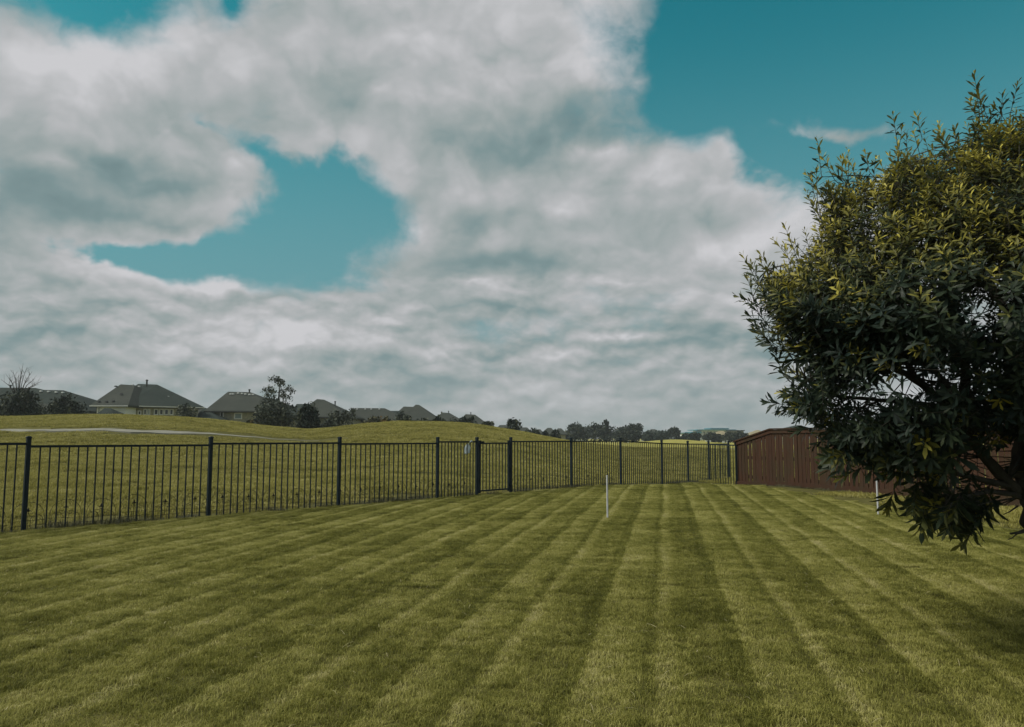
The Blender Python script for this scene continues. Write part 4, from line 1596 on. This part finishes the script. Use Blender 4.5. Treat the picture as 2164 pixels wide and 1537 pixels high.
def roof_volume(root, fl, fr_, row, ridge, depth, wall, roof, over=0.5, wname='wall', walls=True, fascia=None, eave_px=None):
    """hipped volume: fl/fr_ = (column, distance) of the front eave corners, row = row of the eave at fl,
    ridge = two (column, row) of the ridge ends; returns the front wall frame (a, b, ze)"""
    O = Vector(root.location)
    a = at(fl[0], row, fl[1])
    ze = a.z
    b = at(fr_[0], row, fr_[1])
    b.z = ze
    d = (b - a).normalized()
    n = Vector((-d.y, d.x, 0))
    if n.y < 0:
        n = -n
    c, e = b + n * depth, a + n * depth
    Ym = (a.y + b.y) / 2 + depth / 2
    r1 = at(ridge[0][0], ridge[0][1], Ym)
    r2 = at(ridge[1][0], ridge[1][1], Ym)
    r2.z = r2.z
    mb = MB()
    vs = [a, b, c, e, r1, r2]
    dn = Vector((0, 0, -0.18))
    vs = [v - O for v in vs] + [v + dn - O for v in (a, b, c, e)]
    mb.add(vs, [(0, 1, 5, 4), (1, 2, 5), (2, 3, 4, 5), (3, 0, 4), (0, 6, 7, 1), (1, 7, 8, 2), (2, 8, 9, 3), (3, 9, 6, 0), (9, 8, 7, 6)])
    ro = mb.build('roof', roof, root)
    A, B = a + d * over + n * over, b - d * over + n * over
    if walls:
        mb = MB()
        zb = gz(A.x, A.y) - 1.2
        P_ = [A, B, B + n * (depth - 2 * over), A + n * (depth - 2 * over)]
        P_ = [Vector((p.x - O.x, p.y - O.y, zb - O.z)) for p in P_]
        mb.prism(P_, (0, 0, ze - 0.17 - zb))
        mb.build(wname, wall, root)
    if fascia:
        mb = MB()
        m_ = n * -0.04
        mb.prism([a + m_ - O + Vector((0, 0, -0.02)), b + m_ - O + Vector((0, 0, -0.02)), b + m_ - O + Vector((0, 0, -0.13)), a + m_ - O + Vector((0, 0, -0.13))], -n * 0.06)
        mb.build('gutter', fascia, root)
    return dict(a=a, b=b, A=A, B=B, d=d, n=n, ze=ze, r1=r1, r2=r2, O=O, roof=ro)


def window(root, V_, px0, px1, r0, r1, glass, frame=None):
    O = V_['O']
    frame = frame or M_trim

    def onwall(px, row):
        dd = ray(px, row)
        s0 = Vector((0, 0, CH))
        t = (V_['A'] - s0).dot(V_['n']) / dd.dot(V_['n'])
        return s0 + dd * t
    p, q = onwall(px0, r0), onwall(px1, r1)
    d, n = V_['d'], V_['n']
    w, h = (q - p).dot(d), p.z - q.z
    c = (p + q) / 2
    c.z = (p.z + q.z) / 2
    ang = math.atan2(d.y, d.x)
    mb = MB()
    f = 0.09
    cc = c - n * 0.03 - O
    for (ox, oz, sx, sz) in ((0, h / 2 - f / 2, w, f), (0, -h / 2 + f / 2, w, f), (-w / 2 + f / 2, 0, f, h - 2 * f - .004), (w / 2 - f / 2, 0, f, h - 2 * f - .004)):
        mb.box(cc + d * ox + Vector((0, 0, oz)), (sx, 0.10, sz), ang)
    if h > 1.3:
        mb.box(cc, (w - 2 * f - .004, 0.08, 0.05), ang)
    fo = mb.build('window', frame, root)
    mb = MB()
    mb.box(c - n * 0.012 - O, (w - 2 * f, 0.03, h - 2 * f), ang)
    mb.build('pane', glass, fo)


def vents(root, V_, items, name='roof_vent', mat=None):
    """small boxes on the front slope of a roof: (px, row)"""
    O = V_['O']
    nrm = (V_['b'] - V_['a']).cross(V_['r1'] - V_['a']).normalized()
    s0 = Vector((0, 0, CH))
    for px, row in items:
        dd = ray(px, row)
        t = (V_['a'] - s0).dot(nrm) / dd.dot(nrm)
        p = s0 + dd * t - O
        mb = MB()
        mb.box(p + Vector((0, -0.1, 0.06)), (0.24, 0.3, 0.14), taper=0.8)
        mb.build(name, mat or M_pipe, root)


def flue(root, px, row0, row1, Y, r=0.09):
    O = Vector(root.location)
    mb = MB()
    a, b = at(px, row1, Y) - O, at(px, row0, Y) - O
    b.x = a.x
    mb.tube([a, b], r, 8)
    mb.tube([b, b + Vector((0, 0, 0.12))], r * 1.5, 8)
    mb.build('flue', M_pipe, root)


def house(px, Y, label):
    p = at(px, HOR, Y)
    o = empty('house', (p.x, p.y, gz(p.x, p.y)))
    return tag(o, label, 'house', 'houses behind the grass bank')


h = house(60, 88, 'leftmost house, long low grey hip roof behind the tree with bare top twigs')
v = roof_volume(h, (-130, 82), (200, 82), 868, [(-60, 819), (75, 820)], 13, M_stone, M_roof)
vents(h, v, [(-10, 824), (28, 823), (45, 824)])
vs_ = roof_volume(h, (30, 80), (189, 80), 869, [(78, 824), (134, 825)], 12, M_stone, M_roof)
vents(h, vs_, [(88, 828), (104, 829), (120, 830), (134, 831)], mat=M_trim)
roof_volume(h, (66, 77), (132, 77), 876, [(82, 852), (94, 852.5)], 6, M_stone, M_roof2)
flue(h, 22, 816, 822, 86)

h = house(180, 96, 'narrow brown roofed house showing between the leftmost house and the cream one')
v = roof_volume(h, (160, 90), (240, 90), 873, [(178, 848), (215, 848)], 9, M_stone, M_roof2)
v = roof_volume(h, (140, 94), (215, 94), 866, [(165, 844), (180, 844)], 9, M_stone, M_roof2)

h = house(300, 85, 'largest house with a steep grey hip roof, cream sided wing and dark windows')
v1 = roof_volume(h, (262, 79.5), (432, 84.5), 856.5, [(292, 811.5), (332, 813)], 13, M_stone, M_roof, fascia=M_trim)
v2 = roof_volume(h, (190, 78), (271, 78), 856.5, [(255, 812.5), (285, 814.5)], 15, M_siding, M_roof2, fascia=M_trim, wname='siding')
mb = MB()
A = v2['A']
O = v2['O']
pz = at(209, 858, A.y)
mb.box(((A.x + pz.x) / 2 - O.x, A.y - 0.05 - O.y, v2['ze'] - 0.2 - O.z - 3), (pz.x - A.x, 0.12, 5.9))
mb.build('stone_facing', M_stone, h)
for r_ in range(10):
    mb = MB()
    z_ = v2['ze'] - 0.42 - 0.19 * r_
    mb.box(((pz.x + v2['B'].x) / 2 - O.x + 0.02, A.y - 0.02 - O.y, z_ - O.z), (v2['B'].x - pz.x - 0.06, 0.05, 0.175))
    mb.build('siding_board', M_siding, h)
mb = MB()
mb.tube([Vector((pz.x, A.y - 0.16, v2['ze'] - 0.2)) - O, Vector((pz.x, A.y - 0.16, v2['ze'] - 3.4)) - O], 0.07, 6)
mb.build('downpipe', M_trim, h)
vents(h, v2, [(246, 818), (257, 834), (240, 849), (226, 850), (210, 850)])
vents(h, v1, [(281, 815), (295, 818), (313, 825), (355, 828), (357, 840)], mat=M_trim)
roof_volume(h, (203, 75), (240, 75), 875, [(221, 862.5), (233, 862.5)], 2.6, M_siding, M_roof, over=0.3)
flue(h, 310, 805, 817, 84.5)
for a_, b_, g_ in ((303, 309.5, M_glass), (311.5, 317, M_blind), (325, 334, M_glass), (336.5, 345, M_glass), (347, 356, M_glass), (358, 366, M_glass), (291, 298, M_glass)):
    window(h, v1, a_, b_, 864.5 if a_ > 300 else 868, 877.5, g_)
roof_volume(h, (375, 88), (440, 88), 880, [(398, 861), (427, 861)], 8, M_stone, M_roof2)

h = house(520, 90, 'house with a broad grey hip roof and pale stone wall with two windows')
v3 = roof_volume(h, (431, 86), (590, 86), 868.5, [(482, 828), (529, 829)], 14, M_stone, M_roof2, fascia=M_pipe)
vents(h, v3, [(488, 834), (493, 834), (504, 832), (512, 833), (519, 834), (528, 835), (535, 835)], mat=M_trim)
window(h, v3, 465.5, 472.5, 870.5, 886, M_glass)
window(h, v3, 495.5, 511.5, 873, 886, M_blind)
v4 = roof_volume(h, (516, 89), (632, 89), 880, [(556, 842), (578, 842.5)], 12, M_stone, M_roof)
roof_volume(h, (408, 83.5), (466, 83.5), 887, [(430, 862), (434, 862)], 8, M_stone, M_roof)
flue(h, 527, 825, 830, 92)

h = house(680, 103, 'house with a pointed brown hip roof and thin flue behind the round dark tree')
v = roof_volume(h, (618, 98), (738, 98), 881, [(670, 843.5), (685, 845)], 11, M_stone, M_roof2, fascia=M_pipe)
roof_volume(h, (610, 101), (690, 101), 876, [(627, 854), (660, 854)], 8, M_stone, M_roof)
vents(h, v, [(657, 850)], mat=M_trim)
flue(h, 708, 850, 862, 103)

h = house(780, 112, 'low house with a long level roof ridge behind the orange tinted bush')
v = roof_volume(h, (712, 108), (860, 108), 889, [(750, 862.5), (813, 863)], 9, M_stone, M_roof2)
vents(h, v, [(755, 865.5), (772, 865.5), (785, 865.5), (802, 865.5)], mat=M_trim)
roof_volume(h, (800, 110), (862, 110), 888, [(820, 868.5), (845, 868.5)], 8, M_stone, M_roof)

h = house(875, 118, 'house with a stepped pointed roof standing over the crest of the second mound')
v = roof_volume(h, (822, 114), (938, 114), 887.5, [(853, 859.5), (874, 860)], 11, M_stone, M_roof2, fascia=M_pipe)
v = roof_volume(h, (845, 112), (926, 112), 888, [(878, 855.5), (886, 856)], 11, M_stone, M_roof2)
h = house(940, 130, 'small distant roof with a chimney pipe between two dark bushes')
v = roof_volume(h, (912, 128), (976, 128), 889, [(935, 872), (950, 873)], 9, M_stone, M_roof2)
flue(h, 948, 870, 875, 131, 0.07)
h = house(1000, 132, 'last roof of the near row, sloping down to the right over the second mound')
v = roof_volume(h, (962, 128), (1034, 128), 899, [(984, 875.5), (1004, 876.5)], 10, M_stone, M_roof2)
flue(h, 995, 873, 877, 131, 0.07)
for (x0, x1, ev, ra, rb, rr, lb) in (
        (1044, 1082, 910, 1056, 1070, 898.5, 'tiny distant roof left of the small round topped tree'),
        (1092, 1125, 914, 1100, 1114, 903.5, 'tiny distant roof right of the small round topped tree'),
        (1118, 1150, 916, 1126, 1142, 907.5, 'tiny flat topped distant roof above the hedge-like bushes'),
        (1143, 1178, 918, 1157, 1165, 904.5, 'distant peaked roof, left one of the pair beside the big grove'),
        (1168, 1200, 918, 1179, 1186, 905.5, 'distant peaked roof, right one of the pair beside the big grove')):
    h = house((x0 + x1) / 2, 190, lb)
    roof_volume(h, (x0, 186), (x1, 186), ev, [(ra, rr), (rb, rr)], 9, M_stone, M_roof2)
h = house(1383, 330, 'far long roofed house with one raised gable behind the right hand trees')
roof_volume(h, (1362, 325), (1416, 325), 921, [(1376, 907.3), (1384, 907.3)], 12, M_stone, M_roof2)
roof_volume(h, (1380, 328), (1418, 328), 920, [(1388, 910.3), (1408, 910.5)], 10, M_stone, M_roof)
h = house(1230, 250, 'pale low house glimpsed under the big grove')
roof_volume(h, (1205, 246), (1245, 246), 926, [(1212, 917), (1238, 917)], 10, M_pale, M_roof2)
h = house(1523, 300, 'tan roofed house in front of the white building')
roof_volume(h, (1504, 298), (1545, 298), 921, [(1521, 911), (1528, 911)], 9, M_siding, M_orange)
h = house(1600, 240, 'sandy peaked roof showing over the sloping end of the wooden fence')
roof_volume(h, (1578, 236), (1625, 236), 922, [(1599, 909), (1604, 909)], 9, M_siding, M_orange)
roof_volume(h, (1560, 239), (1592, 239), 921, [(1576, 915.5), (1586, 915.5)], 7, M_siding, M_roof2)
h = house(1688, 150, 'grey roof just topping the level part of the wooden fence')
roof_volume(h, (1668, 148), (1708, 148), 907, [(1681, 899), (1694, 899)], 7, M_stone, M_roof)

# the long pale building with teal roofs
BY = 400
p = at(1520, HOR, BY)
bl = empty('long_building', (p.x, p.y, gz(p.x, p.y)))
tag(bl, 'far white building with flat teal roofs and a row of windows above the trees', 'building')
BO = Vector(bl.location)


def slab(name, x0, x1, r0, r1, y0, y1, mat):
    a, b = at(x0, r0, y0) - BO, at(x1, r1, y0) - BO
    mb = MB()
    mb.box(((a.x + b.x) / 2, (y0 + y1) / 2 - BO.y, (a.z + b.z) / 2), (b.x - a.x, y1 - y0, a.z - b.z))
    return mb.build(name, mat, bl)


slab('wall', 1482, 1560, 909.6, 930, BY, BY + 18, M_pale)
slab('roof', 1474, 1556, 907.8, 909.6, BY - 3, BY + 20, M_teal)
slab('clerestory', 1502, 1540, 906.2, 907.8, BY + 3, BY + 15, M_pale)
slab('roof', 1501, 1541, 904.8, 906.2, BY + 2, BY + 16, M_teal)
slab('wall', 1440, 1482, 916.5, 930, BY - 2, BY + 14, M_pale)
slab('roof', 1461, 1483, 912.8, 915.4, BY - 3, BY + 12, M_teal)
slab('roof', 1440, 1467, 914.6, 916.4, BY - 4, BY + 12, M_teal)
slab('roof', 1540, 1574, 909.2, 911.4, BY - 5, BY + 14, M_roof2)
slab('wall', 1542, 1572, 911.5, 930, BY - 3, BY + 14, M_stone)
for i in range(9):
    x0 = 1486 + i * 7.2
    if x0 < 1538:
        w0 = slab('window', x0, x0 + 4.6, 912.2, 916.2, BY - 0.15, BY + 0.15, M_trim)
        mb = MB()
        a, b = at(x0 + 0.6, 912.7, BY - 0.2) - BO, at(x0 + 4, 915.7, BY - 0.2) - BO
        mb.box(((a.x + b.x) / 2, -0.25, (a.z + b.z) / 2), (b.x - a.x, 0.1, a.z - b.z))
        mb.build('pane', M_blind, w0)

# ------------------------------------------------------------------ trees and bushes beyond the field


def far_leaf_mat(name, dark, light, warm):
    m, t, b = mat_new(name)
    r_ = t.new('ShaderNodeAttribute', attribute_name='rnd').outputs['Fac']
    c = t.mix(t.mr(r_, 0.0, 0.85), dark, light)
    c = t.mix(t.mr(r_, 0.85, 1.0), c, warm)
    t.put(b.inputs['Base Color'], c)
    b.inputs['Roughness'].default_value = 0.7
    b.inputs['Specular IOR Level'].default_value = 0.2
    return m


ML_dark = far_leaf_mat('far_foliage_dark', (0.011, 0.020, 0.018), (0.034, 0.048, 0.034), (0.070, 0.078, 0.045))
ML_grey = far_leaf_mat('far_foliage_grey', (0.034, 0.046, 0.040), (0.072, 0.086, 0.064), (0.10, 0.11, 0.075))
ML_blue = far_leaf_mat('distant_foliage', (0.018, 0.030, 0.027), (0.042, 0.060, 0.046), (0.065, 0.08, 0.055))
ML_orange = far_leaf_mat('far_foliage_orange', (0.035, 0.042, 0.026), (0.085, 0.078, 0.036), (0.20, 0.12, 0.03))
M_stem = wear_mat('thin_stem', (0.05, 0.05, 0.045), (0.09, 0.085, 0.07), 4, 0.9, 0.3, 30, 0.2)


def crown_mesh(lobes, n, size, seed, hollow=0.55):
    g = np.random.default_rng(seed)
    L = np.array(lobes, float)              # cx, cy, cz, rx, ry, rz
    vol = (L[:, 3] * L[:, 4] * L[:, 5]) ** 0.67
    k = g.choice(len(L), n, p=vol / vol.sum())
    d = g.normal(0, 1, (n, 3))
    d /= np.linalg.norm(d, axis=1)[:, None]
    rad = hollow + (1.08 - hollow) * g.uniform(0, 1, n) ** 0.7
    # knobbly lobes
    kn = 1 + 0.16 * np.sin(d[:, 0] * 5 + k) * np.cos(d[:, 2] * 6 + k * 2) + 0.10 * np.sin(d[:, 1] * 9 + d[:, 2] * 8)
    P_ = L[k, :3] + d * L[k, 3:] * (rad * kn)[:, None]
    P_[:, 2] = np.maximum(P_[:, 2], 0.05)
    a = g.normal(0, 1, (n, 3))
    a /= np.linalg.norm(a, axis=1)[:, None]
    b = np.cross(a, g.normal(0, 1, (n, 3)))
    b /= np.linalg.norm(b, axis=1)[:, None]
    s_ = size * g.uniform(0.6, 1.4, n)[:, None]
    V_ = np.stack([P_ - a * s_, P_ + b * s_ * 0.55, P_ + a * s_, P_ - b * s_ * 0.55], 1).reshape(-1, 3)
    Fq = np.arange(n * 4).reshape(n, 4)
    # clumps are lighter or darker as a whole
    cl = 0.5 + 0.35 * np.sin(P_[:, 0] * 2.1 + seed) * np.sin(P_[:, 2] * 2.7 + k) + 0.25 * np.sin(P_[:, 1] * 3 + P_[:, 0] * 4)
    r_ = np.clip(cl + g.normal(0, 0.22, n), 0, 1)
    return np_mesh('crown', V_, Fq, {'rnd': np.repeat(r_, 4)})


def far_tree(px0, px1, top, bot, Y, label, mat, seed, n=1500, name='tree', cat='tree', shape='round', size=None, group='trees and bushes along the back gardens', stem=True, hollow=0.5):
    x0, x1 = at(px0, HOR, Y).x, at(px1, HOR, Y).x
    cx_ = (x0 + x1) / 2
    z1 = at(CX, top, Y).z
    z0 = gz(cx_, Y)
    zb = min(at(CX, bot, Y).z, z1 - 0.5)
    zb = max(z0, zb - 1.0) if shape != 'bush' else z0
    if zb > z1 - 0.6:
        zb = z1 - 0.8
    H = z1 - z0
    w = x1 - x0
    o = empty(name, (cx_, Y, z0))
    tag(o, label, cat, group)
    g = np.random.default_rng(seed)
    hz = z1 - zb
    mz = (z1 + zb) / 2 - z0
    if size is None:
        size = max(0.11, Y * 0.0019)
    lob = []
    if shape in ('round', 'bush'):
        lob.append((0, 0, mz, w * 0.40, w * 0.38, hz * 0.46))
        for i in range(7):
            a = g.uniform(0, 6.28)
            lob.append((math.cos(a) * w * 0.26, math.sin(a) * w * 0.24, mz + g.uniform(-0.28, 0.30) * hz, w * g.uniform(0.17, 0.26), w * 0.2, hz * g.uniform(0.16, 0.24)))
        lob.append((g.uniform(-.12, .12) * w, 0, z1 - z0 - hz * 0.16, w * 0.16, w * 0.16, hz * 0.16))
    elif shape == 'broad':
        for i in range(9):
            t = (i + 0.5) / 9
            lob.append(((t - 0.5) * w * 0.84, g.uniform(-.15, .15) * w, mz + g.uniform(-0.05, 0.14) * hz - abs(t - .5) * hz * 0.25, w * 0.14, w * 0.18, hz * g.uniform(0.30, 0.42)))
        lob.append((0, 0, mz - hz * .1, w * 0.4, w * 0.3, hz * 0.36))
    elif shape == 'sparse':
        for i in range(38):
            t = g.uniform(0, 1)
            ww = (1 - 0.55 * t) * w * 0.56 * g.uniform(0.3, 1)
            a = g.uniform(0, 6.28)
            lob.append((math.cos(a) * ww, math.sin(a) * ww, zb - z0 + hz * (0.12 + 0.84 * t), w * 0.10, w * 0.10, hz * 0.075))
    me = crown_mesh(lob, n, size, seed, hollow)
    me.materials.append(mat)
    link('crown', me, o)
    if stem:
        mb = MB()
        r0 = max(0.05, H * 0.022)
        mb.tube([(0, 0, -0.6), (g.uniform(-.1, .1), 0, H * 0.35), (g.uniform(-.2, .2), 0, H * 0.8)], [r0, r0 * 0.75, r0 * 0.25], 6)
        mb.build('trunk', M_stem, o)
        mb = MB()
        for i in range(7 if shape != 'sparse' else 16):
            c = lob[int(g.integers(0, len(lob)))]
            mb.tube([(0, 0, H * 0.3), (c[0] * 0.5, c[1] * 0.5, (H * 0.35 + c[2]) / 2), (c[0], c[1], c[2] + c[5] * 0.5)], [r0 * 0.5, r0 * 0.3, r0 * 0.12], 4)
        mb.build('limbs', M_stem, o)
    return o


t1 = far_tree(-22, 92, 822, 884, 62, 'leftmost dark leafy tree with bare twigs sticking out of its top', ML_dark, 101, 3600, size=0.12, shape='round')
mb = MB()
g = random.Random(9)
O = Vector(t1.location)
for i, (tx, ty) in enumerate(((49, 768), (27, 782), (68, 785), (40, 790), (12, 790), (57, 776), (82, 812), (74, 800), (20, 800), (33, 797), (2, 802), (88, 806), (62, 798), (45, 785))):
    p1 = at(tx, ty, 62 + g.uniform(-1, 1)) - O
    b0 = at(38 + (tx - 40) * 0.15, 838, 62) - O
    md = b0.lerp(p1, 0.55) + Vector((-(tx - 40) * 0.004, 0, 0.1))
    mb.tube([b0, md, p1], [0.045, 0.028, 0.010], 4)
    for k in range(4):
        q = md.lerp(p1, g.uniform(0.0, 0.8))
        mb.tube([q, q + Vector((g.uniform(-0.5, 0.5), 0.1, g.uniform(0.25, 0.7)))], [0.013, 0.005], 3)
mb.build('bare_twigs', M_stem, t1)
far_tree(88, 178, 835, 885, 68, 'round dark bushy tree in front of the leftmost house, right of the twiggy one', ML_dark, 102, 3200, size=0.13)
far_tree(366, 418, 853, 888, 74, 'hazy grey-green bush against the right end of the largest house', ML_grey, 103, 1500, hollow=0.3)
far_tree(528, 628, 848, 908, 66, 'wide grey-green shrub mass at the foot of the tall thin-leaved tree', ML_grey, 104, 3400, shape='bush', name='shrub', cat='shrub', size=0.12)
far_tree(543, 627, 788, 872, 68, 'tall thin-leaved tree with open crown rising above the roofs', ML_grey, 105, 2600, shape='sparse', size=0.085, hollow=0.0)
far_tree(512, 540, 886, 903, 64, 'small olive bush at the left foot of the wide shrub mass', ML_orange, 106, 500, shape='bush', name='bush', cat='bush', stem=False)
far_tree(622, 677, 853, 910, 63, 'dense dark egg-shaped tree standing in the dip between the two mounds', ML_dark, 107, 3000, shape='bush', size=0.12)
far_tree(676, 712, 884, 905, 66, 'low grey bush just right of the egg-shaped tree', ML_grey, 108, 700, shape='bush', name='bush', cat='bush')
far_tree(694, 757, 868, 905, 72, 'grey-green bush before the pointed brown roof', ML_grey, 109, 1600, shape='bush', name='bush', cat='bush')
o_ = far_tree(733, 752, 862, 872, 100, 'spiky plant top peeping over the roof line beside the level roof', ML_grey, 110, 160, shape='sparse')
far_tree(767, 830, 875, 902, 70, 'rounded bush with orange tinted leaves on the mound', ML_orange, 111, 1700, shape='broad', name='bush', cat='bush')
far_tree(826, 870, 869, 900, 72, 'grey-green bush between the orange tinted bush and the stepped roof', ML_grey, 112, 1300, shape='bush', name='bush', cat='bush')
far_tree(876, 912, 883, 897, 75, 'low dark bush on the crest under the stepped roof', ML_grey, 113, 700, shape='broad', name='bush', cat='bush')
far_tree(911, 944, 877, 899, 74, 'dark upright bush left of the widest bush on the crest', ML_dark, 114, 1000, shape='bush', name='bush', cat='bush')
far_tree(944, 1012, 876, 906, 76, 'widest dark domed bush on the crest of the second mound', ML_dark, 115, 2200, shape='broad', name='bush', cat='bush')
far_tree(1008, 1050, 891, 912, 80, 'ragged low bush trailing down the right side of the second mound', ML_grey, 116, 800, shape='sparse', name='bush', cat='bush')
far_tree(1064, 1102, 885, 914, 92, 'small tree with a clear round top standing above the bushes', ML_dark, 117, 1300, shape='round')
far_tree(1056, 1104, 902, 918, 88, 'low bush at the foot of the small round topped tree', ML_dark, 118, 700, shape='broad', name='bush', cat='bush')
far_tree(1108, 1142, 904, 922, 110, 'dark rounded bush, left one of three on the falling slope', ML_dark, 119, 900, shape='broad', name='bush', cat='bush')
far_tree(1140, 1162, 911, 925, 115, 'small dark bush, middle one of three on the falling slope', ML_dark, 120, 500, shape='bush', name='bush', cat='bush')
far_tree(1162, 1186, 909, 928, 118, 'dark bush, right one of three on the falling slope', ML_dark, 121, 600, shape='bush', name='bush', cat='bush')
G2 = 'far trees across the field'
for (a_, b_, tp, y_, lb, sh_, sd_, mt_) in (
        (1182, 1202, 917, 195, 'lowest bush at the left edge of the big grove', 'bush', 131, ML_blue),
        (1188, 1242, 895, 205, 'left tree of the big grove with a rounded open crown', 'round', 132, ML_dark),
        (1228, 1304, 891.5, 215, 'tallest wide tree in the middle of the big grove', 'broad', 133, ML_dark),
        (1272, 1290, 888.5, 213, 'slim pointed tree top rising out of the big grove', 'sparse', 134, ML_blue),
        (1292, 1342, 902, 212, 'lower tree between the tallest tree and the peaked one', 'round', 135, ML_blue),
        (1308, 1362, 896, 208, 'right tree of the big grove with a peaked crown', 'round', 136, ML_dark),
        (1352, 1382, 911, 225, 'small tree right of the big grove', 'bush', 137, ML_blue),
        (1366, 1414, 908, 230, 'broad low tree below the far long roof', 'broad', 138, ML_blue),
        (1410, 1440, 903, 228, 'tall domed tree between the far long roof and the white building', 'round', 139, ML_blue),
        (1436, 1462, 916, 230, 'low tree left of the white building', 'bush', 140, ML_blue),
        (1454, 1484, 914, 225, 'rounded dark tree in front of the left wing of the white building', 'round', 141, ML_dark),
        (1482, 1516, 914, 218, 'round dark tree in front of the white facade', 'round', 142, ML_dark),
        (1506, 1530, 918, 222, 'low pale bush in front of the tan roof', 'bush', 143, ML_blue),
        (1524, 1584, 910, 214, 'widest dark tree at the right end, behind the fence corner', 'broad', 144, ML_dark)):
    far_tree(a_, b_, tp, 933, y_, lb, mt_, sd_, shape=sh_, size=0.30, n=2600 if b_ - a_ > 45 else 1500, group=G2)

# parked car and little pale boxes under the far trees
cp_ = at(1297, HOR, 196)
car = empty('parked_car', (cp_.x, cp_.y, gz(cp_.x, cp_.y) + 0.12))
tag(car, 'tiny pale car parked under the big grove', 'car')
k_ = 0.42
mb = MB()
prof = [(-2.1, 0.35), (2.1, 0.35), (2.12, 0.75), (1.1, 0.92), (0.55, 1.40), (-1.2, 1.42), (-1.95, 0.98), (-2.12, 0.7)]
mb.prism([(x_ * k_, -0.85 * k_, z_ * k_) for x_, z_ in prof], (0, 1.7 * k_, 0))
mb.build('body', M_car, car)
mb = MB()
mb.prism([(x_ * k_, -0.87 * k_, z_ * k_) for x_, z_ in ((-1.1, 0.98), (0.85, 0.95), (0.5, 1.32), (-1.0, 1.34))], (0, 0.01, 0))
mb.build('side_window', M_glass, car)
for sx in (-1.3, 1.3):
    mb = MB()
    mb.tube([(sx * k_, -0.9 * k_, 0.33 * k_), (sx * k_, -0.65 * k_, 0.33 * k_)], 0.33 * k_, 12)
    mb.build('wheel', M_rubber, car)
for i, (px_, y_, w_, h_, lb) in enumerate(((1328, 190, 0.32, 0.34, 'tiny white utility box right of the big grove'),
                                          (1493, 186, 0.40, 0.38, 'leftmost tiny pale box in front of the round dark far tree'),
                                          (1501, 188, 0.22, 0.42, 'tiny upright white box just right of the leftmost one'),
                                          (1529, 184, 0.50, 0.30, 'tiny low pale box in front of the tan roofed house'),
                                          (1537, 186, 0.24, 0.42, 'rightmost tiny white box near the wooden fence end'))):
    q = at(px_, HOR, y_)
    o = empty('utility_box', (q.x, q.y, gz(q.x, q.y)))
    mb = MB()
    mb.box((0, 0, h_ / 2 + 0.1), (w_, 0.3, h_ + 0.2))
    mb.build('cabinet', M_trim, o)
    mb = MB()
    mb.box((0, 0, h_ + 0.23), (w_ + 0.06, 0.36, 0.05))
    mb.build('lid', M_trim, o)
    tag(o, lb, 'utility box', 'small pale boxes under the far trees')


# ------------------------------------------------------------------ the air between here and the far trees
mb = MB()
mb.box((0, 150, 7.0), (900, 700, 19.0))
hz = bpy.data.materials.new('haze')
hz.use_nodes = True
H_ = NT(hz.node_tree)
H_.n.clear()
pv = H_.new('ShaderNodeVolumePrincipled')
pv.inputs['Color'].default_value = (0.86, 0.94, 0.96, 1)
pv.inputs['Density'].default_value = 0.00040
pv.inputs['Anisotropy'].default_value = 0.2
ho = H_.new('ShaderNodeOutputMaterial')
H_.l.new(pv.outputs[0], ho.inputs['Volume'])
tag(mb.build('haze', hz), 'thin pale air over the field', 'haze', kind='stuff')
